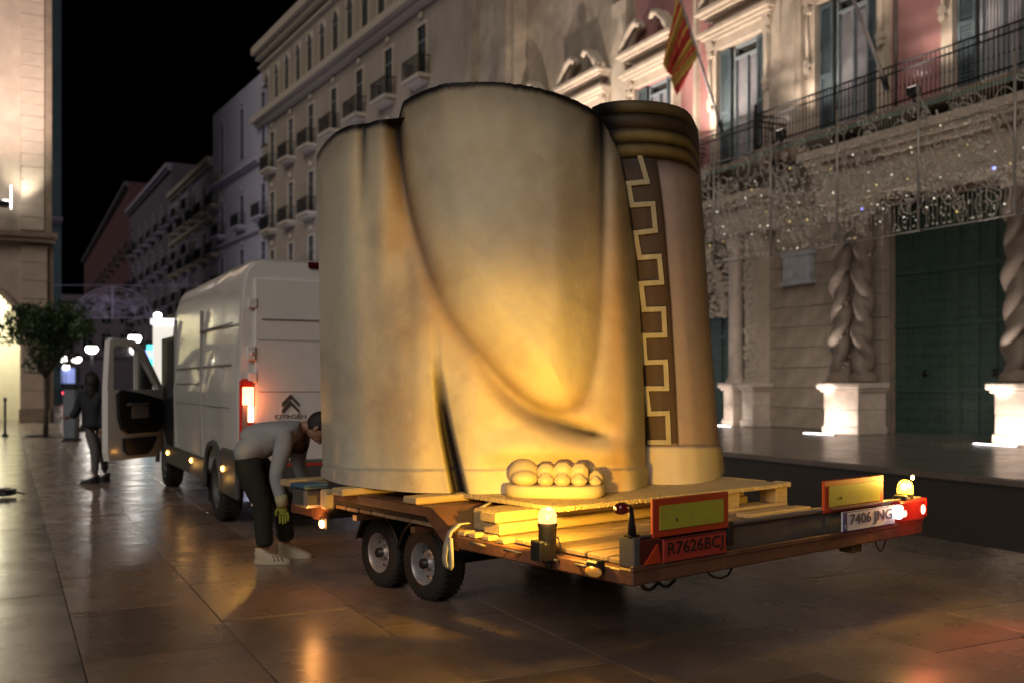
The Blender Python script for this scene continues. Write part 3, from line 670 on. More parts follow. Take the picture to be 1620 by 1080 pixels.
# small orange tree
tz=26.9; tp=c2w((72-810)/F*tz,tz,0)
t=thing('street_tree','small round dark green tree in front of the stone arch building','tree',tp)
m=MB(); m.tube([(0,0,0),(.02,0,.8),(0,.02,1.75)],[.07,.055,.05],8)
for a in range(7): q=a*.9; m.tube([(0,.0,1.6),(.3*math.cos(q),.3*math.sin(q),2.05),(.62*math.cos(q),.62*math.sin(q),2.6+.2*math.sin(a*2))],[.04,.03,.012],6)
m.build('trunk',mat('bark',(.07,.055,.04),.9,var=.3,bump=.4),t)
RR=random.Random(9); m=MB(); cl=[(RR.gauss(0,.5),RR.gauss(0,.5),2.85+RR.gauss(0,.38),RR.uniform(.24,.42)) for _ in range(42)]
for (cx,cy,cz,rr) in cl:
    for i in range(230):
        v=Vector((RR.gauss(0,1),RR.gauss(0,1),RR.gauss(0,.8))).normalized()*rr*RR.uniform(.55,1.1); c_=Vector((cx,cy,cz))+v
        if c_.z<1.7: continue
        a=Vector((RR.gauss(0,1),RR.gauss(0,1),RR.gauss(0,1))).normalized()*.055; b=a.cross(Vector((RR.gauss(0,1),RR.gauss(0,1),RR.gauss(0,1)))).normalized()*.026
        m.add([c_-a,c_+b,c_+a,c_-b],[(0,1,2,3)],mi=int(RR.random()<.35))
m.build('crown',[mat('leaf_dark',(.022,.048,.016),.5,var=.3),mat('leaf_mid',(.06,.12,.03),.5,var=.3)],t)
m=MB(); m.lathe([(.0,.012),(.5,.012),(.52,.03),(.55,.03),(.56,0)],20); m.build('tree_grate',iron,t)
# grey post and thin bollard
def dz(px,z): return c2w((px-810)/F*z,z,0)
t=thing('waste_bin','slim grey-blue bin post between the tree and the woman','bin',dz(113,25),-YAW)
m=MB(); m.bbox(-.16,.16,-.14,.14,.05,1.30,.03); m.build('body',mat('bin_grey',(.13,.15,.18),.5,var=.15),t); m=MB(); m.bbox(-.19,.19,-.17,.17,1.30,1.38,.02); m.bbox(-.19,.19,-.17,.17,0,.05,.01); m.build('cap_and_foot',iron,t)
t=thing('bollard','thin dark bollard before the glowing arch','bollard',dz(8,27)); m=MB(); m.lathe([(.09,0),(.09,.04),(.035,.08),(.03,.95),(.045,.97),(.04,1.03),(.01,1.06)],12); m.build('post',iron,t)
# black low box on the ground at the left edge
p=gnd(2,786); t=thing('equipment_case','low black equipment case on the pavement at the left edge','case',p,-.5)
m=MB(); m.bbox(-.28,.12,-.1,.16,.02,.10,.015); m.build('case_body',black,t); m=MB(); m.tube([(.1,0,.06),(.2,-.02,.075),(.30,0,.04)],.012,6); m.build('handle',black,t)
m=MB(); m.bbox(-.25,.05,-.07,.13,.10,.115,.005); m.build('lid',steelg,t)

# ================================================================== VAN  (local: x right, y forward, origin rear left)
VX,VY=1.95,9.55
van=thing('delivery_van','long white high-roof delivery van with its driver door open and tail lights lit','van',(VX,VY,0))
W_,LV,HT=2.05,5.95,2.66; RA,FA=1.22,5.10
def sect(y):
    # returns half width inset at top, roof height, width inset
    if y<.25: t=y/.25; return HT-.05*(1-t)**2, .0
    if y<4.05: return HT,0
    if y<4.6: t=(y-4.05)/.55; return HT-.20*t*t,0.02*t
    if y<5.25: t=(y-4.6)/.65; return HT-.20-(1.05)*t,0.02+.06*t
    t=(y-5.25)/.7; return HT-1.25-.35*t-.25*t*t,.08+.22*t*t
ys=sorted(set([0,.03,.08,.15,.25]+list(np.linspace(.3,5.95,74)))); ring=[]
def hb(y):
    b=.46
    for yc in (RA,FA):
        d=abs(y-yc)
        if d<.43: b=max(b,.36+math.sqrt(.43**2-d*d))
    return b
prof=[(0,0),(.0,.06),(-.012,.25),(-.02,.40),(-.012,.46),(-.0,.47),(.002,.55),(.012,.70),(.028,.80),(.05,.90),(.085,.955),(.14,.985),(.24,.998),(.5,1.0)]
rows_=[]
for y in ys:
    top,ins=sect(y); b=hb(y); r=[]
    for (px_,q) in prof: r.append((px_*1.0+ins+(.012 if y<.03 else 0),y,b+(top-b)*q))
    for (px_,q) in prof[::-1][1:]: r.append((W_-px_-ins-(.012 if y<.03 else 0),y,b+(top-b)*q))
    rows_.append(r)
nP=len(rows_[0]); m=MB(); vs=[p for r in rows_ for p in r]
fs=[(i*nP+k,i*nP+k+1,(i+1)*nP+k+1,(i+1)*nP+k) for i in range(len(ys)-1) for k in range(nP-1)]
fs+=[tuple(range(nP)),tuple(range((len(ys)-1)*nP,len(ys)*nP))[::-1]]+[(i*nP,(i+1)*nP,(i+1)*nP+nP-1,i*nP+nP-1) for i in range(len(ys)-1)]
m.add(vs,fs,True); body=m.build('body',vanw,van); body.data.polygons.foreach_set('use_smooth',[True]*(len(fs)-len(ys)-1)+[False]*(len(ys)+1))
em=body.modifiers.new('e','EDGE_SPLIT'); em.split_angle=math.radians(38)
# side pressings
m=MB()
for (y0,y1,z0,z1) in ((.35,1.95,1.62,1.635),(2.05,3.9,1.62,1.635),(.35,1.95,1.20,1.21),(2.05,3.9,1.20,1.21)): m.box(-.024,-.0,y0,y1,z0,z1)
for y in (2.0,3.95): m.box(-.024,.02,y-.005,y+.005,.5,2.25)
m.box(-.03,.0,.3,2.0,2.02,2.03)
m.build('panel_pressings',mat('van_seam',(.30,.29,.28),.5,var=0),body)
m=MB(); m.box(-.026,.01,2.1,3.85,1.43,1.445); m.build('sliding_door_rail',mat('van_rail',(.25,.24,.23),.4,var=0),body)
# sill cladding and wheel arch flares
m=MB(); m.bbox(-.04,.02,1.68,4.64,.38,.62,.015); m.bbox(-.04,.02,-.02,.74,.34,.80,.02); m.build('side_cladding',vang,van)
for yc in (RA,FA):
    m=MB(); 
    pts=[(-.02,yc+.46*math.cos(q),.36+.46*math.sin(q)) for q in np.linspace(-.1,math.pi+.1,20)]; m.tube(pts,.035,6); m.build('wheel_arch',vang,van)
    m=MB(); m.prism([(yc+.45*math.cos(q),.36+.45*math.sin(q)) for q in np.linspace(0,2*math.pi,20)],0,.03,W_-.03) if 0 else m.box(.25,W_-.25,yc-.4,yc+.4,.5,.8); m.build('arch_liner',black,van)
# rear doors
m=MB(); m.bbox(.14,1.022,-.035,.012,.70,2.44,.012); d1=m.build('rear_door',vanw,van)
m=MB(); m.bbox(1.03,1.91,-.035,.012,.70,2.44,.012); d2=m.build('rear_door',vanw,van)
m=MB(); m.box(.2,1.86,-.05,-.036,2.05,2.06); 
for z in (1.85,1.36): m.box(.17,1.0,-.039,-.036,z,z+.008); m.box(1.05,1.88,-.039,-.036,z,z+.008)
m.build('door_seams',mat('van_seam2',(.34,.32,.30),.5,var=0),d1)
for z in (.95,1.45,2.15):
    m=MB(); m.bbox(.075,.165,-.05,.0,z,z+.10,.012); m.build('hinge',vanw,van)
m=MB(); m.bbox(.06,.15,-.06,-.0,1.66,1.80,.015); m.ell((.105,-.065,1.73),(.02,.015,.02),8,6); m.build('door_catch',vanw,van)
m=MB(); m.bbox(.30,1.75,-.06,-.036,.985,1.04,.006); m.build('black_trim_strip',black,van)
m=MB(); m.bbox(.66,1.3,-.03,.06,2.56,2.62,.01); m.build('high_brake_light',mat('dark_red_lens',(.06,.004,.004),.2,var=0),van)
# double chevron badge and word mark
m=MB()
for k in (0,1):
    z=1.245+k*.062
    m.add([(.395,-.052,z-.05),(.475,-.052,z+.035),(.555,-.052,z-.05),(.555,-.052,z-.082),(.475,-.052,z-.001),(.395,-.052,z-.082),
           (.395,-.036,z-.05),(.475,-.036,z+.035),(.555,-.036,z-.05),(.555,-.036,z-.082),(.475,-.036,z-.001),(.395,-.036,z-.082)],
          [(0,1,4,5),(1,2,3,4),(0,6,7,1),(1,7,8,2),(2,8,9,3),(3,9,10,4),(4,10,11,5),(5,11,6,0)])
m.build('chevron_badge',mat('badge_metal',(.16,.15,.14),.3,metal=.6,var=0),van)
text('word_mark','CITROËN',.058,mat('badge_letters',(.20,.19,.17),.4,var=0),van,(.475,-.042,1.125),(math.pi/2,0,0),.003,1.25)
# tail lights
def tail(x0,par):
    m=MB(); m.bbox(x0,x0+.14,-.055,.06,.76,1.49,.03); b=m.build('tail_light',mat('tail_red',(.25,.012,.008),.15,var=0,spec=.7,emit=(1,.05,.02),estr=.10),par)
    m=MB(); m.bbox(x0+.02,x0+.125,-.062,-.05,1.24,1.41,.01); m.build('lit_upper_lens',emat('brake_glow',(1,.20,.10),6),b)
    m=MB(); m.bbox(x0+.072,x0+.125,-.063,-.05,1.08,1.235,.008); m.build('lit_middle_lens',emat('brake_glow2',(1,.42,.25),7),b)
    m=MB(); m.bbox(x0+.018,x0+.068,-.061,-.05,.94,1.23,.008); m.build('clear_lens',mat('clear_lens',(.22,.20,.20),.15,var=0),b)
    return b
tail(.0,van); tail(W_-.135,van)
lamp('POINT',(.07,-.14,1.28),2.2,(1,.22,.06),.04,parent=van)
lamp('SPOT',(.07,-.09,1.12),12,(1,.52,.07),.03,(.2,-3,.2),150,.6,parent=van)
m=MB(); m.bbox(.02,W_-.02,-.14,.06,.42,.70,.04); m.bbox(.25,W_-.25,-.20,-.10,.40,.50,.02); m.build('rear_bumper',vang,van)
m=MB(); m.box(.3,1.78,-.145,-.138,.655,.685); m.build('red_strip',redp,van)
m=MB(); m.tube([(1.02,-.1,.42),(1.02,-.35,.42),(1.02,-.36,.50)],.025,8); m.ell((1.02,-.36,.53),(.03,.03,.03),10,8); m.build('tow_ball',steelg,van)
# wheels
def wheel(par,x,y,r,w,side,rr=.6,name='wheel',rm=rimm):
    s_=sub(name,par,(x,y,r)); 
    tp=[(r*rr,-w/2+.01),(r*.92,-w/2),(r*.985,-w/2+.025),(r,-w/4),(r*.995,0),(r,w/4),(r*.985,w/2-.025),(r*.92,w/2),(r*rr,w/2-.01)]
    m=MB(); m.lathe(tp,36,'x'); 
    for k in range(36):
        q=2*math.pi*k/36; 
        for sx in (-.3,.3): m.box(sx*w-.02,sx*w+.02,r*.99*math.cos(q)-.008,r*.99*math.cos(q)+.008,r*.99*math.sin(q)-.008,r*.99*math.sin(q)+.008)
    m.build('tyre',rubber,s_)
    f=side; m=MB(); m.lathe([(r*rr*1.03,f*(w/2-.004)),(r*rr*.98,f*(w/2-.008)),(r*rr*.93,f*(w/2-.05)),(r*rr*.86,f*(w/2-.07)),(r*rr*.80,f*(w/2-.10)),(r*rr*.62,f*(w/2-.055)),(r*rr*.5,f*(w/2-.05)),(r*rr*.3,f*(w/2-.075)),(r*rr*.28,f*(w/2-.03)),(.001,f*(w/2-.025))],36,'x')
    for k in range(5): q=2*math.pi*k/5; m.ell((f*(w/2-.06),r*rr*.42*math.cos(q),r*rr*.42*math.sin(q)),(.015,.012,.012),6,4)
    m.build('rim',rm,s_)
    m=MB()
    for k in range(10):
        q=2*math.pi*k/10; m.lathe([(.001,f*(w/2-.064)),(r*rr*.07,f*(w/2-.064)),(r*rr*.07,f*(w/2-.075))],8,'x',(0,r*rr*.72*math.cos(q),r*rr*.72*math.sin(q)))
    m.build('rim_holes',black,s_)
    return s_
for y in (RA,FA): wheel(van,.12,y,.345,.22,-1,rm=vang); wheel(van,W_-.12,y,.345,.22,1,rm=vang)
m=MB(); m.box(.3,W_-.3,.2,5.6,.30,.48); m.box(.1,W_-.1,RA-.06,RA+.06,.3,.4); m.build('underbody',black,van)
mud=MB(); mud.box(.02,.26,RA+.50,RA+.52,.15,.5); mud.build('mud_flap',rubber,van)
# side marker lamps
for (y,z) in ((.55,.60),(2.45,.55),(4.35,.52)):
    m=MB(); m.ell((-.05,y,z),(.018,.04,.028),8,6); m.build('side_marker',emat('amber_marker',(1,.42,.08),11),van)
lamp('POINT',(-.14,2.45,.5),.5,(1,.5,.12),.03,parent=van); lamp('POINT',(-.14,.55,.5),.4,(1,.5,.12),.03,parent=van)
# dark panels standing in for the shade in the door opening and cab
m=MB(); m.box(-.02,.03,4.05,5.15,.55,2.06); m.build('door_opening_shade',black,van)
m=MB(); m.box(-.03,-.021,4.08,4.55,1.25,2.0); m.build('cab_shade_panel',mat('cab_dark',(.03,.03,.033),.7,var=.3),van)
m=MB(); m.prism([(4.62,HT-.24),(5.22,HT-1.22),(5.26,HT-1.2),(4.66,HT-.22)],0,.15,W_-.15); m.build('windscreen',glassd,van)
m=MB(); m.bbox(.08,W_-.08,5.82,6.0,.35,.75,.05); m.build('front_bumper',vang,van)
# open driver door (hinged at its front edge)
dr_=sub('driver_door',van,(-.02,5.05,0),(0,0,-math.radians(45)))
m=MB(); T_=.09
outl=[(-1.12,.44),(-1.15,.55),(-1.15,1.35),(-1.10,1.98),(-1.04,2.03),(-.62,2.02),(-.42,1.90),(-.02,1.30),(.0,1.2),(.0,.62),(-.10,.50),(-.22,.44)]
winp=[(-1.03,1.36),(-1.03,1.90),(-.98,1.94),(-.62,1.93),(-.49,1.85),(-.20,1.40),(-.2,1.36)]
# frame built as ring of quads between outline and window plus lower panel
m.prism([(-1.12,.44),(-1.15,.55),(-1.15,1.36),(0,1.36),(0,.62),(-.10,.50),(-.22,.44)],0,-T_/2,T_/2)
m.prism([(-1.15,1.36),(-1.10,1.98),(-1.04,2.03),(-1.0,1.92),(-1.03,1.88),(-1.03,1.36)],0,-T_/2,T_/2-.01)
m.prism([(-1.04,2.03),(-.62,2.02),(-.60,1.93),(-1.0,1.93)],0,-T_/2+.001,T_/2-.012)
m.prism([(-.62,2.02),(-.42,1.90),(-.02,1.36),(-.12,1.36),(-.47,1.82),(-.62,1.93)],0,-T_/2,T_/2-.01)
m.prism([(-.56,1.36),(-.56,1.91),(-.51,1.88),(-.51,1.36)],0,-T_/2+.002,T_/2-.013)
m.build('door_shell',vanw,dr_)
m=MB(); m.prism([(-.98,1.0),(-1.0,1.30),(-.92,1.36),(-.50,1.30),(-.12,1.22),(-.08,1.05),(-.12,.86),(-.22,.78),(-.80,.78),(-.92,.84)],0,T_/2+.001,T_/2+.05); m.build('door_lining',black,dr_); m=MB(); m.prism([(-.88,.72),(-.86,.56),(-.78,.49),(-.42,.49),(-.32,.56),(-.22,.72)],0,T_/2+.001,T_/2+.045); m.build('door_pocket',black,dr_); m=MB(); m.tube([(T_/2+.06,-.86,1.16),(T_/2+.09,-.80,1.17),(T_/2+.09,-.50,1.15),(T_/2+.06,-.45,1.14)],.016,8); m.build('pull_handle',vang,dr_)
m=MB(); m.bbox(T_/2+.05,T_/2+.06,-.76,-.42,.98,1.18,.01); m.build('lining_panel',mat('lining_grey',(.20,.18,.17),.6,var=.1),dr_)
m=MB(); m.box(-.005,.005,-1.03,-.56,1.36,1.93); m.box(-.005,.005,-.51,-.2,1.36,1.6); m.build('door_glass',mat('door_glass',(.9,.9,.9),.02,var=0,trans=1.0,spec=.5),dr_)
m=MB(); m.bbox(-.24,-.06,-.28,-.1,1.32,1.72,.04); m.tube([(-.04,-.2,1.42),(-.1,-.2,1.42)],.03,8); m.build('wing_mirror',black,dr_)

# ================================================================== TRAILER (local x = across, y = forward)
A=c2w(.553,4.58,0); va=math.atan2(.632,.775); 
Vd=(.775*CC+.632*SS, -.775*SS+.632*CC); trz=math.atan2(Vd[1],Vd[0])
def T(u,v,h): return Vector((A.x+Vd[0]*v-Vd[1]*u, A.y+Vd[1]*v+Vd[0]*u, h))
def l2(px,py,h):            # pixel on the horizontal plane h -> trailer local (v,u)
    p=gnd(px,py,h); dx,dy=p.x-A.x,p.y-A.y; return (dx*Vd[0]+dy*Vd[1], -dx*Vd[1]+dy*Vd[0])
def vat(px,u=0):            # v of the point of the rear plane seen at px
    r=(px-810)/F; lo,hi=-1,4
    for _ in range(40):
        mid=(lo+hi)/2; p=T(u,mid,0); x=p.x*CC-p.y*SS; z=p.x*SS+p.y*CC
        if x/z<r: lo=mid
        else: hi=mid
    return lo
tr=thing('flatbed_trailer','rusty low flatbed trailer with timber deck carrying the statue piece','trailer',(A.x,A.y,0),trz)
TW=vat(1450); TL=3.42
HB0,HB1=.52,.60
def P_(name,m,mm,par=None): return m.build(name,mm,par or tr)
m=MB(); m.bbox(0,.07,.06,1.36,HB0-.01,.585,.008); P_('left_rail',m,steelb); m=MB(); m.bbox(0,.07,3.08,TL,HB0-.01,.585,.008); P_('left_rail',m,steelb)
m=MB(); m.bbox(TW-.07,TW,.06,TL,HB0-.01,.585,.008); P_('right_rail',m,steelb)
m=MB(); m.bbox(-.03,TW+.02,-.03,.06,HB0,.598,.008); m.bbox(-.03,TW+.02,-.035,-.015,.585,.612,.004); rb=P_('rear_beam',m,steelb)
m=MB(); m.bbox(0,TW-.02,.012,.05,.60,.735,.006); m.bbox(0,TW-.02,-.005,.055,.728,.742,.003); P_('rear_board',m,steelg)
m=MB(); m.bbox(-.02,.03,-.03,.07,.60,.742,.006); P_('corner_post',m,steelg)
m=MB(); m.bbox(.07,TW-.07,TL-.08,TL,HB0,.585,.008); P_('front_beam',m,steelb)
for y in (.7,1.3,1.9,2.6,3.1): m=MB(); m.box(.07,TW-.07,y,y+.05,HB0+.01,.565); P_('cross_member',m,steelb)
# wheels + fender with sloped gussets
WY=None; WXO=.40
m=MB(); a0,a1=1.36,1.72; b0,b1=2.90,3.12
sec=[(1.36,.50),(1.36,.585),(1.66,.70),(2.98,.70),(3.10,.585),(3.10,.50),(2.97,.545),(2.93,.66),(1.72,.66),(1.46,.52)]
sec=[(1.36,.50),(1.36,.585),(1.62,.715),(2.92,.715),(3.08,.585),(3.08,.50),(3.0,.50),(2.88,.66),(1.68,.66),(1.46,.50)]
m.prism(sec,0,.0,.06); m.add([(0,1.36,.588),(.52,1.36,.588),(.52,1.62,.718),(0,1.62,.718),(0,2.92,.718),(.52,2.92,.718),(0,3.08,.588),(.52,3.08,.588)],[(0,1,2,3),(3,2,5,4),(4,5,7,6)])
P_('left_fender',m,steelb)
m=MB(); m.prism([(1.42,.51),(1.66,.66),(2.90,.66),(3.04,.51),(2.98,.50),(2.86,.62),(1.72,.62),(1.5,.50)],0,.06,.50); P_('fender_liner',m,rubber)
m=MB(); m.prism(sec,0,TW-.06,TW); P_('right_fender',m,steelb)
def vu(px,v):
    lo,hi=-.5,6; r=(px-810)/F
    for _ in range(40):
        mid=(lo+hi)/2; p=T(mid,v,0); x=p.x*CC-p.y*SS; z=p.x*SS+p.y*CC
        if x/z>r: lo=mid
        else: hi=mid
    return lo
WY=[vu(667,WXO),vu(597,WXO)]; print('WY',WY)
for y in WY:
    m=MB(); m.tube([(WXO-.0,y+.285*math.cos(q),.245+.285*math.sin(q)) for q in np.linspace(.25,2.9,14)],.012,5)
    vs=[(xx,y+.28*math.cos(q),.245+.28*math.sin(q)) for q in np.linspace(.25,2.9,14) for xx in (WXO,WXO+.24)]; m.add(vs,[(2*i,2*i+1,2*i+3,2*i+2) for i in range(13)],True); P_('mudguard',m,black)
    wheel(tr,WXO+.10,y,.245,.19,-1,.56); wheel(tr,TW-WXO-.10,y,.245,.19,1,.56)
    m=MB(); m.tube([(WXO,y,.245),(TW-WXO,y,.245)],.035,8); P_('axle',m,black)
for y in (1.7,2.9): m=MB(); m.box(.45,.5,y,y+.3,.42,.52); P_('spring_hanger',m,black)
# drawbar to the van
hx,hy=None,None
hp=Vector((VX+1.02,VY-.42,.50)); dx,dy=hp.x-A.x,hp.y-A.y; hx,hy=dx*Vd[0]+dy*Vd[1],-dx*Vd[1]+dy*Vd[0]
m=MB(); m.tube([(.25,TL-.05,.52),(hx-.02,hy-.35,.50)],.045,4); m.tube([(TW-.25,TL-.05,.52),(hx+.02,hy-.35,.50)],.045,4); m.tube([(hx,hy-.5,.50),(hx,hy,.53)],.05,8); P_('drawbar',m,steelb)
m=MB(); m.tube([(hx+.12,hy-.55,.12),(hx+.12,hy-.55,.85)],.03,8); m.lathe([(.001,-.03),(.1,-.03),(.1,.03),(.001,.03)],16,'x',(hx+.12,hy-.55,.1)); P_('jockey_wheel',m,steelg)
m=MB(); tv,tu=l2(500,806,.60); m.bbox(tv-.03,tv+.14,tu+.10,tu+.30,.60,.73,.02); P_('tool_box',m,steelg); m=MB(); m.bbox(tv-.04,tv+.15,tu+.09,tu+.31,.73,.76,.01); P_('blue_lid',m,mat('blue_lid',(.05,.12,.2),.6,var=.1))
m=MB(); m.bbox(tv+.06,tv+.13,tu-.02,tu+.06,.60,.73,.01); P_('winch_post',m,wood)
print('ue',vu(470,0))
# deck planks
pk=MB().bbox(.075,TW-.075,0,.148,.585,.612,.005).mesh('deck_plank',woodd); y=.08
for i in range(22): 
    o=link('deck_plank',pk,tr,(random.uniform(-.006,.006),y,random.uniform(-.002,.002))); y+=.157
# loops for lashing along the rail
m=MB(); m.tube([(-.005,.25,.56),(-.03,.25,.57),(-.03,.35,.57),(-.005,.35,.56)],.008,6); 
for y in (.5,.8,1.1): m.tube([(-.005,y,.56),(-.03,y,.57),(-.03,y+.1,.57),(-.005,y+.1,.56)],.008,6)
P_('lashing_ring',m,steelg)
for y in (.95,1.08,1.2,1.3): m=MB(); m.bbox(.005,.09,y,y+.07,.586,.615,.006); P_('rail_batten',m,wood)
# marker boards, plates, reflector, lamps at the rear
def board(pa,pb,label=None):
    a,b=vat(pa),vat(pb); s_=sub('marker_board',tr)
    m=MB(); m.bbox(a,b,-.012,.006,.722,.905,.004); bd=m.build('red_border',redb,s_)
    m=MB(); m.box(a+.045,b-.045,-.016,-.0125,.757,.872); m.build('yellow_field',yelb,s_)
    m=MB(); 
    for bx in (a+.16,): m.ell((bx,-.018,.80),(.007,.004,.007),8,6)
    m.build('bolt',black,s_)
    m=MB(); m.box(a+.05,a+.09,.007,.02,.65,.89); m.box(b-.09,b-.05,.007,.02,.65,.89); m.build('bracket',steelg,s_)
board(1030,1150); board(1301,1395)
def plate(pa,pb,z0,z1,mm,txt,ink,xs,blue=False):
    a,b=vat(pa),vat(pb); s_=sub('number_plate',tr,((a+b)/2,-.034,(z0+z1)/2)); w=b-a; h=z1-z0
    m=MB(); m.bbox(-w/2,w/2,-.006,.006,-h/2,h/2,.003); m.build('plate',mm,s_)
    m=MB(); 
    for (p,q,r,s2) in ((-w/2,w/2,h/2-.003,h/2),(-w/2,w/2,-h/2,-h/2+.003)): m.box(p+.004,q-.004,-.0085,-.0061,r,s2)
    m.build('border',inkm if not blue else bluep,s_)
    if blue: m=MB(); m.box(-w/2+.005,-w/2+.042,-.009,-.0061,-h/2+.004,h/2-.004); m.build('blue_strip',bluep,s_)
    text('plate_letters',txt,h*.86,ink,s_,(.02 if blue else 0,-.008,-.0),(math.pi/2,0,0),.0012,xs,fit=(w*(.80 if blue else .88),h*.70))
    return s_
plate(1040,1139,.607,.717,redp,'R7626BCJ',inkm,.66*(vat(1139)-vat(1040))/.42)
wp=plate(1323,1406,.612,.722,whitep,'7406 JNG',inkm,.86*(vat(1406)-vat(1323))/.52,True)
text('country_letter','E',.03,whitep,wp,(-(vat(1406)-vat(1323))/2+.023,-.0105,-.028),(math.pi/2,0,0),.0006)
m=MB(); a,b=vat(1003),vat(1040); m.bbox(a,b,-.03,.01,.602,.725,.006); P_('reflector_housing',m,mat('dark_red',(.10,.018,.012),.35,var=.1))
m=MB(); c_=(a+b)/2+.01; m.prism([(c_-.055,.612),(c_+.055,.612),(c_+.03,.700)],1,-.040,-.0305); P_('triangle_reflector',m,mat('bright_red',(.50,.05,.012),.25,var=0))
# right tail light cluster, lit
a,b=vat(1410),vat(1450); m=MB(); m.bbox(a,b,-.06,.02,.612,.74,.012); tl=P_('tail_light',m,mat('tail_red2',(.13,.008,.008),.15,var=0,spec=.7,emit=(1,.04,.03),estr=.10))
m=MB(); m.ell((b-.035,-.062,.675),(.022,.01,.03),10,8); m.ell((a+.05,-.060,.665),(.018,.008,.02),10,8); m.build('lit_bulb',emat('tail_bulb',(1,.22,.16),6),tl)
m=MB(); m.bbox(a-.035,a+.012,-.075,-.03,.64,.72,.01); m.build('plate_lamp',emat('plate_lamp',(1,.92,.92),4),tl)
m=MB(); m.box(b+.002,b+.012,-.06,.02,.63,.74); m.build('side_reflector',redl,tl)
lamp('POINT',((a+b)/2,-.16,.66),.8,(1,.08,.06),.04,parent=tr); lamp('SPOT',((a+b)/2+.03,-.09,.66),16,(1,.10,.10),.03,((a+b)/2+.03,-3,.0),140,.6,parent=tr); lamp('POINT',(a-.09,-.09,.70),.07,(1,.95,.95),.02,parent=tr)
m=MB(); m.box(vat(1310),b,-.03,-.012,.742,.75); P_('light_bar',m,steelg)
# rubber-arm position lamp at the left corner
ax_=vat(997); m=MB(); m.bbox(ax_-.02,ax_+.05,-.02,.03,.742,.752,.004); m.tube([(ax_+.012,.0,.75),(ax_+.008,0,.85),(ax_+.004,0,.875),(ax_-.02,0,.885),(ax_-.045,0,.882)],[.022,.013,.012,.012,.012],8); P_('rubber_arm',m,black)
m=MB(); m.lathe([(.001,-.03),(.024,-.028),(.03,0),(.024,.028),(.001,.03)],16,'x',(ax_-.055,0,.878)); P_('arm_lamp',m,mat('dim_red_lens',(.05,.006,.006),.15,var=0,spec=.7,emit=(1,.05,.03),estr=.02))
# amber side lamp by the rear left
v_,u_=l2(932,900,.58); m=MB(); m.bbox(-.06,-.0,.17,.25,.55,.61,.008); P_('lamp_bracket',m,black); m=MB(); m.ell((-.055,.20,.56),(.02,.055,.026),12,8); P_('amber_side_lamp',m,mat('amber_lens',(.45,.20,.03),.2,var=0,emit=(1,.5,.1),estr=.12))
# front side marker, lit
mk=vat; 
def vu(px,v):  # u where the vertical plane v shows at px
    lo,hi=-.5,6; r=(px-810)/F
    for _ in range(40):
        mid=(lo+hi)/2; p=T(mid,v,0); x=p.x*CC-p.y*SS; z=p.x*SS+p.y*CC
        if x/z>r: lo=mid
        else: hi=mid
    return lo
um=vu(511,-.02); pz=T(um,-.02,0); zz=CH-(828-HZ)*depth(pz.x,pz.y)/F
m=MB(); m.ell((-.03,um,zz),(.012,.035,.028),10,8); P_('side_marker',m,emat('marker_glow',(1,.42,.16),12)); m=MB(); m.bbox(-.02,.0,um-.05,um+.05,zz-.035,HB0+.01,.004); P_('marker_bracket',m,black)
lamp('POINT',(-.10,um,zz),3.0,(1,.4,.1),.03,parent=tr)
m=MB(); m.bbox(vat(1149),vat(1158),-.012,.012,.64,.75,.004); P_('board_latch',m,black)
# cables under the beam
m=MB(); m.tube([(vat(1120)+.06*k,.02,.52-.035*math.sin(k*.9)-.01*k*(k<4)) for k in range(7)],.006,5); P_('hanging_cable',m,black); m=MB(); m.tube([(vat(1385)+.02*k,-.0,.51-.06*math.sin(k*.55)) for k in range(7)],.005,5); P_('hanging_cable',m,black); m=MB(); m.tube([(.1+.03*k,.04,.50-.03*abs(math.sin(k*.8))) for k in range(9)],.009,5); P_('hanging_cable',m,black)
m=MB(); m.bbox(vat(1355),vat(1355)+.10,.02,.12,.46,.52,.01); P_('cable_box',m,mat('olive_box',(.12,.09,.02),.6,var=.1))

# ================================================================== timbers, pallet, board carried on the deck
def tthing(name,label,cat,v,u,h,group=None): return thing(name,label,cat,T(u,v,h),trz,group)
u0=1.05
o=MB().bbox(.06,TW-.30,u0,u0+.15,.614,.678,.008).build('timber_beam',wood,None,T(0,0,0)-Vector((0,0,0)),trz); tag(o,'lower of two stacked pale timbers across the deck under the chipboard','timber','stacked timbers')
o=MB().bbox(.04,TW-.32,u0+.012,u0+.16,.680,.740,.008).build('timber_beam',wood,None,T(0,0,0),trz); tag(o,'upper of two stacked pale timbers across the deck under the chipboard','timber','stacked timbers')
o=MB().bbox(.10,1.3,u0+.17,u0+.30,.614,.735,.008).build('timber_beam',wood,None,T(0,0,0),trz); tag(o,'thicker pale timber lying just behind the two stacked ones','timber','stacked timbers')
for i,(a_,b_,lbl) in enumerate(((2.45,2.6,'pale timber crossing the rail just ahead of the wheels'),(3.2,3.35,'foremost pale timber under the statue near the bent man'))):
    o=MB().bbox(-.12,TW-.2,a_,b_,.72,.765,.008).build('timber_beam',wood,None,T(0,0,0),trz); tag(o,lbl,'timber','long cross timbers')
o=MB().bbox(-.02,.9,1.75,1.9,.722,.765,.008).build('timber_beam',wood,None,T(0,0,0),trz); tag(o,'short pale timber poking out over the rear wheel fender','timber','long cross timbers')
v1,u1=l2(885,802,.768); v2,u2=l2(1150,768,.768)
sb=thing('chipboard_sheet','rough yellow chipboard sheet lying under the sandalled foot','board',T(0,0,0),trz)
m=MB(); m.bbox(v1,TW-.12,u1,3.3,.741,.768,.004)
R2=random.Random(4)
for i in range(160): x=R2.uniform(v1+.02,TW-.15); m.ell((x,u1,R2.uniform(.743,.766)),(.012,.004,.004),5,3)
m.build('sheet',osb,sb); 
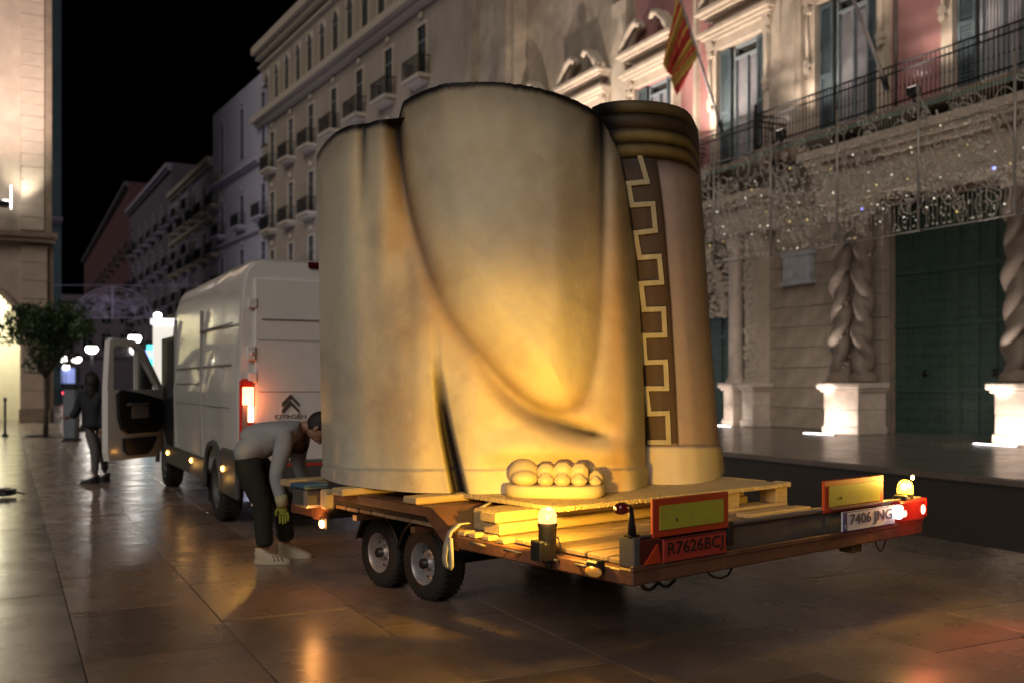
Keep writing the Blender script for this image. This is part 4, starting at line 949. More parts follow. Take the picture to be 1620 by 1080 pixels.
# pallet at the right
pv0=vat(1165,u1); pt=thing('wooden_pallet','pale pallet end with open slot at the right of the statue','pallet',T(0,0,0),trz)
vR=l2(1228,765,.75)[0]
m=MB()
for yy in (u1+.03,u1+.5,u1+.98): 
    for xx in (vR-1.15,vR-.65,vR-.13): bl=MB().bbox(xx,xx+.13,yy,yy+.14,.636,.738,.005).build('block',wood,pt)
for yy in (u1+.03,u1+.5,u1+.98): MB().bbox(vR-1.15,vR,yy,yy+.14,.614,.635,.004).build('bottom_board',wood,pt)
for i in range(7): MB().bbox(vR-.01-1.14+i*.165,vR-.01-1.14+i*.165+.14,u1+.02,u1+1.12,.739,.7405,.0005) if 0 else None
MB().bbox(TW-.115,vR,u1,u1+.12,.740,.775,.005).build('top_board',wood,pt)
MB().bbox(TW-.115,vR,u1+.2,u1+1.1,.740,.770,.005).build('top_board',wood,pt)
for i in range(4):
    a_=vat(1165,.3)+.12*0; 
    o=MB().bbox(1.62+.02*i,TW-.10-.1*(i%2),.14+.16*i,.14+.16*i+.11,.614,.640,.005).build('loose_board',wood,None,T(0,0,0),trz); tag(o,['loose deck board nearest the rear board by the white plate','second loose deck board ahead of the white plate','third loose deck board toward the pallet','loose deck board touching the pallet foot'][i],'board','loose boards on the deck')
# chip and scraps
# ================================================================== beacons
def beacon(v,u,hb_,label,e,on,ht=.80):
    t=thing('warning_beacon',label,'beacon',T(u,v,0),trz,'amber warning beacons clamped to the trailer')
    m=MB(); m.bbox(-.055,.02,-.045,.045,hb_,hb_+.10,.01); m.bbox(-.09,-.055,-.05,.03,hb_+.01,hb_+.11,.006); m.lathe([(.045,hb_+.02),(.046,ht-.045),(.05,ht-.04),(.05,ht-.025)],18,'z',(0,0,0)); m.tube([(.0,-.01,hb_-.03),(.0,-.01,hb_)],.016,8); m.build('clamp_base',black,t)
    m=MB(); m.tube([(.05,-.02,hb_+.12),(.075,-.02,hb_+.06),(.055,-.03,hb_+.03),(.085,-.04,hb_+.02),(.07,-.05,hb_-.0),(.11,-.05,hb_-.01),(.13,-.05,hb_+.01)],.005,5); m.build('spring_cable',black,t)
    m=MB(); m.lathe([(.046,ht-.024),(.047,ht),(.044,ht+.025),(.034,ht+.045),(.018,ht+.055),(.001,ht+.058)],20,'z'); m.build('dome',on,t)
    return t
bu=vu(866,-.04)
dome=mat('lit_dome',(.12,.04,.02),.15,var=0,trans=.0,emit=(1,.50,.16),estr=1.7)
bL=beacon(-.04,bu,.56,'lit amber beacon on a black clamp before the big toe',0,dome,.775)
m=MB(); m.ell((-.012,-.03,.79),(.016,.02,.012),8,6); m.ell((.012,-.03,.79),(.014,.02,.012),8,6); m.build('red_reflector',emat('beacon_core',(1,.25,.16),1.2),bL)
lamp('POINT',(-.005,-.03,.873),16,(1,.52,.05),.025,parent=bL)
lamp('SPOT',(-.005,-.0,.875),74,(1,.53,.045),.03,(.50,1.0,.90),112,.34,parent=bL)
lamp('POINT',(-.11,-.12,.80),5,(1,.55,.12),.03,parent=bL)
bv=vat(1432); bR=beacon(bv,.0,.66,'dazzling amber beacon above the red tail light at the far corner',0,emat('dome_blaze',(1,.50,.02),9,(.6,.3,.05)),.80)
m=MB(); m.ell((-.045,-.02,.82),(.02,.02,.02),8,6); m.ell((.05,-.02,.87),(.012,.012,.014),8,6); m.build('lamp_facets',emat('dome_blaze2',(1,.62,.12),30),bR)
lamp('POINT',(.0,-.10,.86),16,(1,.58,.10),.03,parent=bR); lamp('POINT',(.0,.12,.90),5,(1,.58,.10),.03,parent=bR)
# white ratchet strap loop
us=vu(714,-.03); st_=thing('ratchet_strap','white lashing strap looped over the rail beside the rear wheel','strap',T(us,0,0),trz)
def band(pts,w,t=.004):
    m=MB(); n=len(pts); vs=[]
    for p in pts: vs+= [(p[0],p[1]-w/2,p[2]),(p[0],p[1]+w/2,p[2])]
    m.add(vs,[(2*i,2*i+1,2*i+3,2*i+2) for i in range(n-1)],True); return m
m=band([(.05,-.05,.66),(0.0,-.03,.655),(-.04,0,.61),(-.05,.03,.53),(-.05,.045,.45),(-.048,.03,.41),(-.045,-.0,.395),(-.05,-.03,.42),(-.052,-.03,.50),(-.05,-.02,.58)],.045); o=m.build('webbing',strapm,st_); sf=o.modifiers.new('t','SOLIDIFY'); sf.thickness=.005
st2=thing('ratchet_strap','short pale strap end running up to the statue hem beside the toes','strap',T(0,0,0),trz)
a=T(0,0,0); vv,uu=l2(762,803,.72); v3,u3=l2(785,782,.765)
m=band([(vv-.05,uu,.71),(vv,uu,.728),((vv+v3)/2,(uu+u3)/2,.735),(v3,u3,.772)],.03); o=m.build('webbing',strapm,st2); sf=o.modifiers.new('t','SOLIDIFY'); sf.thickness=.005
# ================================================================== STATUE FRAGMENT
HBASE=.770
def smooth(a,k=2):
    a=np.array(a,float)
    for _ in range(k): b=a.copy(); b[1:-1]=(a[:-2]+2*a[1:-1]+a[2:])/4; a=b
    return a
def sstep(a,b,x): t=np.clip((x-a)/(b-a),0,1); return t*t*(3-2*t)
def pdist(X,Y,pts):
    """distance to a polyline, arc position 0..1 of nearest point, side (+ right of travel)"""
    D=np.full(X.shape,1e9); S=np.zeros(X.shape); SD=np.zeros(X.shape); L=[0]
    for a,b in zip(pts[:-1],pts[1:]): L.append(L[-1]+math.hypot(b[0]-a[0],b[1]-a[1]))
    for i,(a,b) in enumerate(zip(pts[:-1],pts[1:])):
        ax,ay=a; dx,dy=b[0]-ax,b[1]-ay; l2_=dx*dx+dy*dy
        t=np.clip(((X-ax)*dx+(Y-ay)*dy)/l2_,0,1); ex,ey=X-ax-t*dx,Y-ay-t*dy; d=np.hypot(ex,ey); m=d<D
        D=np.where(m,d,D); S=np.where(m,(L[i]+t*math.sqrt(l2_))/L[-1],S); SD=np.where(m,np.sign(dx*ey-dy*ex),SD)
    return D,S,SD
def spline(pts,n=8):
    out=[]; P=[pts[0]]+list(pts)+[pts[-1]]
    for i in range(1,len(P)-2):
        for k in range(n):
            t=k/n; out.append(tuple(.5*((2*P[i][j])+(-P[i-1][j]+P[i+1][j])*t+(2*P[i-1][j]-5*P[i][j]+4*P[i+1][j]-P[i+2][j])*t*t+(-P[i-1][j]+3*P[i][j]-3*P[i+1][j]+P[i+2][j])*t**3) for j in range(2)))
    out.append(tuple(pts[-1])); return out
def noise2(X,Y,s,seed=0):
    r=np.random.default_rng(seed); o=np.zeros(X.shape)
    for k in range(5):
        f=2**k/s; a=r.uniform(0,6.28,4); 
        o+= (np.sin(X*f+a[0]+1.3*np.sin(Y*f*.8+a[1]))*np.sin(Y*f*1.1+a[2]+1.1*np.sin(X*f*.7+a[3])))/2**k
    return o/1.6
CREASE=spline([(630,140),(634,215),(646,300),(668,385),(690,450),(718,505),(752,548),(792,590),(826,622),(856,641),(886,648),(911,640),(929,612),(940,560),(946,480),(949,360),(949,240),(946,140)])
U_POLY=CREASE
LOWER=spline([(688,470),(690,560),(695,610),(703,665),(714,720),(727,780)])
LEFT=spline([(577,185),(575,235),(573,300),(570,360)])
SWEEP=spline([(752,560),(790,612),(835,650),(880,670),(925,684),(957,690)])
HANG=spline([(955,200),(951,300),(947,420),(938,520),(926,590)])
RIDGE=spline([(655,330),(676,430),(684,520),(688,600)])
def inside(X,Y,poly):
    c=np.zeros(X.shape,bool); n=len(poly)
    for i in range(n):
        x1,y1=poly[i]; x2,y2=poly[(i+1)%n]
        cond=((y1>Y)!=(y2>Y))&(X<(x2-x1)*(Y-y1)/((y2-y1) if y2!=y1 else 1e-9)+x1); c^=cond
    return c
DARK=np.array([.012,.009,.012]); CREAM=np.array([.64,.585,.45]); OCH=np.array([.46,.235,.06]); MAUVE=np.array([.37,.295,.305]); BRN=np.array([.22,.095,.05])
def mixc(c,t,k): k=np.clip(k,0,1)[...,None]; return c*(1-k)+t*k
def robe_off(X,Y):
    o=np.zeros(X.shape)
    ins=inside(X,Y,U_POLY+[(946,60),(630,60)]); d,s,_=pdist(X,Y,U_POLY); sd=np.where(ins,d,-d)
    o-= .135*sstep(-6,75,sd)*(1-.35*sstep(560,660,Y))         # thigh bulges toward the viewer
    dep=np.interp(s,[0,.12,.3,.5,.62,.75,.9,1],[.04,.07,.035,.03,.03,.02,.05,.06]); o+=dep*np.exp(-(sd+4)**2/2/10**2)
    d,s,sdn=pdist(X,Y,LOWER); wid=np.interp(s,[0,.3,.6,1],[8,7,9,11]); o+=np.interp(s,[0,.35,.5,.7,1],[.0,.01,.06,.12,.14])*np.exp(-(d/wid)**4)
    o-= .05*np.exp(-((X-745)/34)**2)*sstep(520,700,Y)
    o-= .07*np.exp(-((X-655)/36)**2)*sstep(380,520,Y)*(1-.4*sstep(700,790,Y))
    d,s,_=pdist(X,Y,LEFT); o+=np.interp(s,[0,.4,1],[.05,.03,0])*np.exp(-(d/9)**2)
    o-= .045*np.exp(-((X-545)/24)**2)*(1-sstep(300,560,Y)); o-= .05*np.exp(-((X-603)/18)**2)*(1-sstep(300,520,Y))
    d,s,sd2=pdist(X,Y,SWEEP); o+=np.interp(s,[0,.3,.7,1],[.0,.07,.12,.05])*np.exp(-(d/16)**2)
    o-= .075*np.exp(-((Y-712-.02*(X-850))/26)**2)*sstep(740,800,X)*(1-sstep(985,1020,X))
    o-= .06*np.exp(-((X-982-.06*(Y-400))/20)**2)*sstep(190,330,Y)
    # hem band
    hem=742-5*sstep(560,520,X)-.06*np.clip(X-960,0,80); o-= .022*sstep(hem-1.5,hem+1.5,Y)
    o+= .006*noise2(X,Y,38,3)
    return o
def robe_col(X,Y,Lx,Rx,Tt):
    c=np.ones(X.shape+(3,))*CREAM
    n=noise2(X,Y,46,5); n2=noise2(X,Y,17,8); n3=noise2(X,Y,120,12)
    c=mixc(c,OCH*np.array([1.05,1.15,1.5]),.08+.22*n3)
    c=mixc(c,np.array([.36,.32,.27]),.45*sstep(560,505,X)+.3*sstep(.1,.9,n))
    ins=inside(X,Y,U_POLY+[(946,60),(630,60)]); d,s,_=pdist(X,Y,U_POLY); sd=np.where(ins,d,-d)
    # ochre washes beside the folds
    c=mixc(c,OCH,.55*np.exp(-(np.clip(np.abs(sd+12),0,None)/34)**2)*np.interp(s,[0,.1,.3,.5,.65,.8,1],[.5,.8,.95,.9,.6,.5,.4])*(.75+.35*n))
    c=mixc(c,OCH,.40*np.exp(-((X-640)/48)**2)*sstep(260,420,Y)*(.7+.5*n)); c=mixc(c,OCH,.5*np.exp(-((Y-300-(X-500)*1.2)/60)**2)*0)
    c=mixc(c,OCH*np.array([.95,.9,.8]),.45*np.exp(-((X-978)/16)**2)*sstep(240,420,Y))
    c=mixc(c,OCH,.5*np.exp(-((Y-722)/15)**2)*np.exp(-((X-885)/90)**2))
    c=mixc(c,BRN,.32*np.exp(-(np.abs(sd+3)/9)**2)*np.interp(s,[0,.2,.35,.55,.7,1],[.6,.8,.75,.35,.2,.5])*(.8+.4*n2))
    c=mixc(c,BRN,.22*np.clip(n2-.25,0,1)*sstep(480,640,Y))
    # airbrushed dark lines and painted gap shade
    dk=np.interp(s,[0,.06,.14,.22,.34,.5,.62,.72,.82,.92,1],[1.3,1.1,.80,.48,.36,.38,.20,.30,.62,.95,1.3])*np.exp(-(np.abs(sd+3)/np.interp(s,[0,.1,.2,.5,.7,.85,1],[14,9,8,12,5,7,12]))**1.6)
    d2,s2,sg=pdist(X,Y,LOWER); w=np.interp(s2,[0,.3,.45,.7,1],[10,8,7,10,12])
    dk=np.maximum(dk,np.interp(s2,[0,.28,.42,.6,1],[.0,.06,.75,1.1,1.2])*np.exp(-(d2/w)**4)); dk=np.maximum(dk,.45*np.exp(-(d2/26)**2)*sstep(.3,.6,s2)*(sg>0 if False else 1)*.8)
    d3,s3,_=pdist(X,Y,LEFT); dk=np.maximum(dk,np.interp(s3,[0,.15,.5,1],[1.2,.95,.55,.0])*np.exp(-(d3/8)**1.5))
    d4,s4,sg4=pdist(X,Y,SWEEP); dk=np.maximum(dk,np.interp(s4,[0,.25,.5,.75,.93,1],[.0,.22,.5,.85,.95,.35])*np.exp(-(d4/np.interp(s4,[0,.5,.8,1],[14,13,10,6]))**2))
    dk=np.maximum(dk,.55*np.exp(-((X-Rx)/17)**2)); dk=np.maximum(dk,1.0*np.exp(-((X-Rx)/6)**2)*sstep(700,300,Y))  # shade of the gap beside the tunic, painted along the robe edge
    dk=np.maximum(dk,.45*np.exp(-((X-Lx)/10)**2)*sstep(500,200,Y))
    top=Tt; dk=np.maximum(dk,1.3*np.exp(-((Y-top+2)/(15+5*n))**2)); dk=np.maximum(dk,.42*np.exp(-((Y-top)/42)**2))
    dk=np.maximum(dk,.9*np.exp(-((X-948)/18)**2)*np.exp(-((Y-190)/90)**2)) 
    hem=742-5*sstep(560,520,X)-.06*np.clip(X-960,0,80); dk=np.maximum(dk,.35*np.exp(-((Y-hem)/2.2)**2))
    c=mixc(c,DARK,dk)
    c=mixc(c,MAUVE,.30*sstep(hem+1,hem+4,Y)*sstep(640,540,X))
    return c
def build_shell(name,yTop,yBase,Lf,Rf,sD,Dt,Db,Htop,offf,colf,back,NF=210,NR=230,parent=None,m=None,hbase=HBASE,sk=30):
    s=np.linspace(0,1,NF); t=np.linspace(0,1,NR)
    S_,T_=np.meshgrid(s,t)
    zt=smooth(np.interp(s,sD,Dt),sk); zb=smooth(np.interp(s,sD,Db),sk)
    Z0=zt[None,:]*(1-T_)+zb[None,:]*T_
    hb_=hbase; ht=Htop(s)
    Y0=HZ+(CH-(ht[None,:]*(1-T_)+hb_*T_))*F/Z0
    X0_=Lf(Y0)*(1-S_)+Rf(Y0)*S_
    off=offf(X0_,Y0); Z=Z0+off
    H=ht[None,:]*(1-T_)+hb_*T_
    topy=Y0[0][None,:]*np.ones_like(Y0)
    C_=colf(X0_,Y0,Lf(Y0),Rf(Y0),topy)
    xc=(X0_-810)/F*Z
    WX=xc*CC+Z*SS; WY=-xc*SS+Z*CC
    NB=len(back)*7; verts=[]; cols=[]
    bt=np.linspace(0,1,NB+2)[1:-1]
    for j in range(NR):
        for i in range(NF): verts.append((WX[j,i],WY[j,i],H[j,i])); cols.append(C_[j,i])
        pR=(WX[j,-1],WY[j,-1]); pL=(WX[j,0],WY[j,0]); ctrl=[pR]+back+[pL]; sp=spline(ctrl,8); ii=np.linspace(0,len(sp)-1,NB+2)[1:-1]
        for q,k in enumerate(ii):
            a=sp[int(k)]; b=sp[min(int(k)+1,len(sp)-1)]; f=k-int(k); h=H[j,-1]*(1-bt[q])+H[j,0]*bt[q]
            verts.append((a[0]*(1-f)+b[0]*f,a[1]*(1-f)+b[1]*f,h)); cols.append(C_[j,-1]*(1-bt[q])+C_[j,0]*bt[q])
    W=NF+NB; fs=[(j*W+i,j*W+(i+1)%W,(j+1)*W+(i+1)%W,(j+1)*W+i) for j in range(NR-1) for i in range(W)]
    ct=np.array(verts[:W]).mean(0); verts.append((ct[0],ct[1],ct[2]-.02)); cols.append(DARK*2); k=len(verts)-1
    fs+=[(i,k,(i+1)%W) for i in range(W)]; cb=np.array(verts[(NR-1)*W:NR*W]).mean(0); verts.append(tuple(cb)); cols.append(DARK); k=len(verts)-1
    fs+=[((NR-1)*W+i,(NR-1)*W+(i+1)%W,k) for i in range(W)]
    me=bpy.data.meshes.new(name); me.from_pydata([tuple(map(float,v)) for v in verts],[],fs); me.materials.append(m)
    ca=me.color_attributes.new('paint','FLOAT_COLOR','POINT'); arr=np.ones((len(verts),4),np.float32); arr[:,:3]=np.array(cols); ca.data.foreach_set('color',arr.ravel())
    bm=bmesh.new(); bm.from_mesh(me); bmesh.ops.recalc_face_normals(bm,faces=bm.faces); bm.to_mesh(me); bm.free()
    me.polygons.foreach_set('use_smooth',[True]*(len(fs)))
    o=link(name,me,parent)
    e=o.modifiers.new('e','EDGE_SPLIT'); e.split_angle=math.radians(60)
    return o
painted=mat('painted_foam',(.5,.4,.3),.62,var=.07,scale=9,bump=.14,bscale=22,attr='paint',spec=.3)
stt=thing('statue_fragment','giant painted robe and sandalled foot, the lower part of a classical statue, on the trailer','statue',T(2.1,1.25,HBASE))
IV=stt.matrix_world.inverted() if False else None
def rel(o): o.location=tuple(-Vector(stt.location)); return o
bk1=[tuple(T(u,v,0)[:2]) for (v,u) in ((1.62,2.2),(1.55,3.1),(1.0,3.55),(.66,3.4))]
Lf=lambda Y: np.interp(Y,[130,200,400,600,735,742,790],[499,500,504,507,510,507,508])
Rf=lambda Y: np.interp(Y,[130,160,210,250,300,400,480,550,650,735,742,790],[948,950,968,984,993,1006,1012,1016,1020,1021,1025,1024])
sD=[0,.02,.06,.12,.20,.25,.275,.30,.36,.45,.56,.66,.76,.84,.89,.93,.97,1.0]
Dt=[7.45,7.05,6.75,6.55,6.45,6.42,6.47,6.42,6.28,6.17,6.12,6.14,6.22,6.34,6.42,6.5,6.6,6.75]
Db=[7.25,6.95,6.70,6.50,6.34,6.28,6.25,6.22,6.18,6.16,6.12,6.10,6.12,6.16,6.20,6.28,6.42,6.62]
rj=np.random.default_rng(2)
def HtopR(s):
    px=500+s*450; h=3.135+.125*sstep(622,640,px)+.012*sstep(520,500,px); j=np.interp(np.arange(len(s)),np.arange(0,len(s),2),rj.uniform(-.0028,.0018,len(s[::2]))); return h+j*sstep(618,640,px)*1.3-.03*np.exp(-((px-945)/6)**2)
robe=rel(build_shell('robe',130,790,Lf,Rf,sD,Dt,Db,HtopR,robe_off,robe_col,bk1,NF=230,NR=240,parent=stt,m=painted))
# right tunic block
bk2=[tuple(T(u,v,0)[:2]) for (v,u) in ((2.62,2.6),(2.1,3.1),(1.65,2.8),(1.6,2.1))]
LfC=lambda Y: np.interp(Y,[130,250,400,600,700,706,790],[925,960,985,1004,1014,1006,1006])
RfC=lambda Y: np.interp(Y,[130,190,260,300,400,500,600,660,703,708,760],[1104,1104,1107,1110,1116,1122,1130,1134,1138,1143,1148])
sC=[0,.1,.3,.5,.7,.85,.94,.98,1.0]; DtC=[6.85,6.74,6.68,6.68,6.74,6.86,7.02,7.2,7.5]; DbC=[6.80,6.72,6.68,6.68,6.76,6.92,7.12,7.32,7.6]
def offC(X,Y):
    o=.004*noise2(X,Y,30,4); 
    e=np.interp(Y,[240,300,350,480,600,710],[1037,1045,1051,1061,1068,1073]); ed=np.interp(Y,[700,707],[1,0])
    o-=.014*sstep(e+1.5,e-1.5,X)*ed; o-=.03*sstep(703,707,Y)
    return o
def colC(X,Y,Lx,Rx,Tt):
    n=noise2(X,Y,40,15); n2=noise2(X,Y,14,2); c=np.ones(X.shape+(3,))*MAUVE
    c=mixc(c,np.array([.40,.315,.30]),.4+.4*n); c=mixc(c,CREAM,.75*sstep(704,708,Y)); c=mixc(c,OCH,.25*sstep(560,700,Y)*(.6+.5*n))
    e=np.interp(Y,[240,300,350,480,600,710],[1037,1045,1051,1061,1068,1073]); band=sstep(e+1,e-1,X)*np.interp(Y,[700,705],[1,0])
    c=mixc(c,np.array([.052,.032,.020])*1.3,band); dk=.6*np.exp(-((Y-Tt-95)/26)**2)*0+.75*sstep(290,245,Y);  # shadow under the belt is darkened into the tunic colour
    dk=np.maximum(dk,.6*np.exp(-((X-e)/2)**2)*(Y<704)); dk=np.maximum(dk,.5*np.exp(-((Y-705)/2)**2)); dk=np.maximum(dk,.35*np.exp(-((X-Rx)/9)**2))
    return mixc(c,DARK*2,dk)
HtC=lambda s: 3.20+0*s
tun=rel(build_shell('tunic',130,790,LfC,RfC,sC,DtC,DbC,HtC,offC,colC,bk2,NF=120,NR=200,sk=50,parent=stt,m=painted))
# rolled belt
def offB(X,Y): return 0*X
HBt,HBb=3.345,2.955
def offBelt(X,Y): return -.03+0*X
def beltshell():
    NR=70; NF=110; s=np.linspace(0,1,NF); sDp=smooth(np.interp(s,sC,DtC),50); vs=[]; cols=[]; bk=bk2; NB=28
    for j in range(NR):
        t=j/(NR-1); h=HBt+(HBb-HBt)*t; rolls=abs(math.sin(math.pi*4*t)); amp=.018+.030*rolls**.6*(1-.25*t)
        if t<.02: amp=-.03
        z=sDp-amp*np.interp(s,[0,.9,1],[1,1,.2]); px=925+(1105-925)*s; y=HZ+(CH-h)*F/sDp; px=LfC(y)*(1-s)+(np.interp(t,[0,1],[1105,1108]))*s
        xc=(px-810)/F*z; X=xc*CC+z*SS; Y=-xc*SS+z*CC
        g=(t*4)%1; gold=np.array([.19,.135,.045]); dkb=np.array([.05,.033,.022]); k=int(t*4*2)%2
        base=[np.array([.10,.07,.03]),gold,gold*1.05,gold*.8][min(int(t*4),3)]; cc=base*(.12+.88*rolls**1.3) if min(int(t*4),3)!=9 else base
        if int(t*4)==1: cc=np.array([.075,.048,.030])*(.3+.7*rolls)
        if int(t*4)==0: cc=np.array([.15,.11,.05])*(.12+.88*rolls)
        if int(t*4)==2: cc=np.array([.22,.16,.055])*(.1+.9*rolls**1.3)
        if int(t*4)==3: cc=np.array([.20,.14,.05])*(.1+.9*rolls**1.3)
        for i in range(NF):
            vs.append((X[i],Y[i],h)); dk=math.exp(-((px[i]-955)/26)**2); nz=1+.25*float(noise2(np.array([px[i]]),np.array([y[i]]),22,6)[0]); cols.append(np.clip(.95*cc*nz*(1-.95*min(1,dk*1.3 if px[i]>955 else 1)),.004,1))  # belt darkens towards the robe, gap shade put into its colour
        sp=spline([(X[-1],Y[-1])]+bk+[(X[0],Y[0])],8); ii=np.linspace(0,len(sp)-1,NB+2)[1:-1]
        for q in ii: a=sp[int(q)]; vs.append((a[0],a[1],h)); cols.append(cc*.5)
    W=NF+NB; fs=[(j*W+i,j*W+(i+1)%W,(j+1)*W+(i+1)%W,(j+1)*W+i) for j in range(NR-1) for i in range(W)]
    fs+=[tuple(range(W)),tuple(range((NR-1)*W,NR*W))[::-1]]
    me=bpy.data.meshes.new('belt'); me.from_pydata([tuple(map(float,v)) for v in vs],[],fs); me.materials.append(painted)
    ca=me.color_attributes.new('paint','FLOAT_COLOR','POINT'); arr=np.ones((len(vs),4),np.float32); arr[:,:3]=np.array(cols); ca.data.foreach_set('color',arr.ravel())
    bm=bmesh.new(); bm.from_mesh(me); bmesh.ops.recalc_face_normals(bm,faces=bm.faces); bm.to_mesh(me); bm.free(); me.polygons.foreach_set('use_smooth',[True]*len(me.polygons))
    o=link('belt',me,stt); e=o.modifiers.new('e','EDGE_SPLIT'); e.split_angle=math.radians(55); return o
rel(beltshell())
# meander relief on the band
def onC(px,py):
    s=(px-float(LfC(py)))/(float(RfC(py))-float(LfC(py))); 
    tt=.5
    for _ in range(12):
        z=(1-tt)*np.interp(s,sC,DtC)+tt*np.interp(s,sC,DbC); h=CH+(HZ-py)*z/F; tt=min(max((3.20-h)/(3.20-HBASE),0),1)
    z=z-.016; return c2w((px-810)/F*z,z,CH+(HZ-py)*z/F)
MP=[(1013,250),(1024,288),(994,291),(1000,325),(1033,323),(1037,365),(1005,369),(1012,408),(1043,406),(1047,447),(1014,449),(1019,490),(1050,489),(1052,530),(1018,531),(1021,573),(1053,572),(1055,614),(1022,614),(1027,654),(1056,653),(1058,699),(1028,699)]
def quadstrip(m,a,b,w,d=.014):
    a=Vector(a); b=Vector(b); n=Vector((-(b-a).y,(b-a).x)).normalized()*w/2; e=(b-a).normalized()*w/2*.98; a=a-e; b=b+e
    k=max(2,int((b-a).length/6)); F_=[];
    for i in range(k+1):
        p=a+(b-a)*i/k; 
        for s_ in (1,-1): F_.append(onC(p.x+n.x*s_,p.y+n.y*s_))
    vs=[]; 
    for p in F_: q=p-Vector((p.x,p.y,0)).normalized()*d; vs.append(q)
    N_=len(F_); vs+= [p+Vector((p.x,p.y,0)).normalized()*.01 for p in F_]
    fs=[]
    for i in range(k): a0=2*i; fs+=[(a0,a0+1,a0+3,a0+2),(a0,a0+2,N_+a0+2,N_+a0),(a0+1,N_+a0+1,N_+a0+3,a0+3)]
    fs+=[(0,N_,N_+1,1),(2*k,2*k+1,N_+2*k+1,N_+2*k)]
    m.add(vs,fs)
m=MB()
for i,(a,b) in enumerate(zip(MP[:-1],MP[1:])): quadstrip(m,a,b,7.6,.012+.0015*(i%2))
rel(m.build('meander_relief',mat('dull_gold',(.38,.33,.20),.6,var=.2,scale=9,bump=.1),stt))
# foot with toes on a sandal sole
fz=6.02; fo=c2w((876-810)/F*5.93,5.93,HBASE); ft=sub('foot',stt); ft.location=Vector(fo)-Vector(stt.location); ft.rotation_euler=(0,0,-YAW-.12)
fm=mat('painted_foot',(.52,.435,.29),.6,var=.08,scale=6,bump=.1,spec=.3)
k_=5.8/F   # metres per photo pixel there
def fx(px): return (px-876)*k_
m=MB()
out=[]
for i in range(40):
    q=2*math.pi*i/40; rx=.303; ry=.22; x=rx*math.copysign(abs(math.cos(q))**.55,math.cos(q)); y=ry*math.copysign(abs(math.sin(q))**.7,math.sin(q))+.10; out.append((x,y))
for (zz,sc) in ((0,.97),): pass
n=len(out); vs=[]; levels=[(0.0,.955),(.012,.99),(.035,1.0),(.060,.99),(.072,.96),(.074,.9)]
for (h,sc) in levels: vs+=[(x*sc,(y-.1)*sc+.1+.01*abs(x),h) for x,y in out]
fs=[(j*n+i,j*n+(i+1)%n,(j+1)*n+(i+1)%n,(j+1)*n+i) for j in range(len(levels)-1) for i in range(n)]+[tuple(range(n)),tuple(range((len(levels)-1)*n,len(levels)*n))[::-1]]
m.add(vs,fs,True); m.build('sandal_sole',fm,ft)
toes=[(826,.098,.205,.115,-.075),(863,.052,.205,.075,-.08),(890,.055,.212,.075,-.085),(917,.052,.205,.07,-.07),(943,.055,.150,.07,-.035)]
for i,(px,w,h,ln,yf) in enumerate(toes):
    m=MB(); x=fx(px)
    if i==0:
        m.ell((x+.01,-.004,.110),(.080,.075,.050),24,16); m.ell((x-.004,.085,.130),(.097,.105,.088),24,16); m.tube([(x-.006,.08,.140),(x-.01,.30,.150)],[.078,.082],16)
    else:
        k2=(1,1,.97,.80)[i-1]; top=(.182,.192,.184,.140)[i-1]; y0=(.0,.0,.01,.05)[i-1]
        m.bbox(x-.056*k2,x+.056*k2,-.006+y0,.34,.06,top+.014,.030)
        m.bbox(x-.050*k2,x+.050*k2,-.058+y0,.13,.055,.055+.088*k2,.034)
    me_=m.mesh('toe',fm); o=link('toe',me_,ft); r=o.modifiers.new('r','REMESH'); r.mode='VOXEL'; r.voxel_size=.007; s2=o.modifiers.new('s','SMOOTH'); s2.iterations=10; s2.factor=.6; r.use_smooth_shade=True
m=MB(); m.ell((.01,.26,.12),(.27,.16,.09),24,14); m.build('instep',fm,ft)

# ================================================================== PEOPLE
def skinned(name,pts,edges,rad,m,parent,sub_=2,root=0):
    me=bpy.data.meshes.new(name); me.from_pydata([tuple(p) for p in pts],edges,[]); me.materials.append(m)
    o=link(name,me,parent); md=o.modifiers.new('skin','SKIN'); me.skin_vertices or None
    if not me.skin_vertices: 
        bpy.context.view_layer.objects.active=o
    sv=me.skin_vertices[0].data
    for i,r in enumerate(rad):
        r=r if hasattr(r,'__len__') else (r,r); sv[i].radius=r; sv[i].use_root=(i==root)
    md.use_smooth_shade=True; ss=o.modifiers.new('sub','SUBSURF'); ss.levels=sub_; ss.render_levels=sub_
    return o
cloth_g=mat('grey_sweatshirt',(.30,.31,.32),.85,var=.12,scale=6,bump=.35,bscale=14); cloth_d=mat('dark_work_trousers',(.012,.014,.009),.85,var=.3,bump=.4,bscale=14)
shoe_w=mat('white_trainer',(.40,.36,.27),.6,var=.1); hairm=mat('dark_hair',(.012,.009,.007),.6,var=.3,bump=.5,bscale=60); glove=mat('yellow_green_glove',(.22,.26,.03),.7,var=.15)
navy=mat('dark_navy_coat',(.006,.007,.014),.75,var=.3,bump=.3,bscale=12); greyj=mat('grey_trousers',(.12,.11,.11),.8,var=.15,bump=.3); shoe_b=mat('black_shoe',(.008,.008,.008),.45,var=.1)
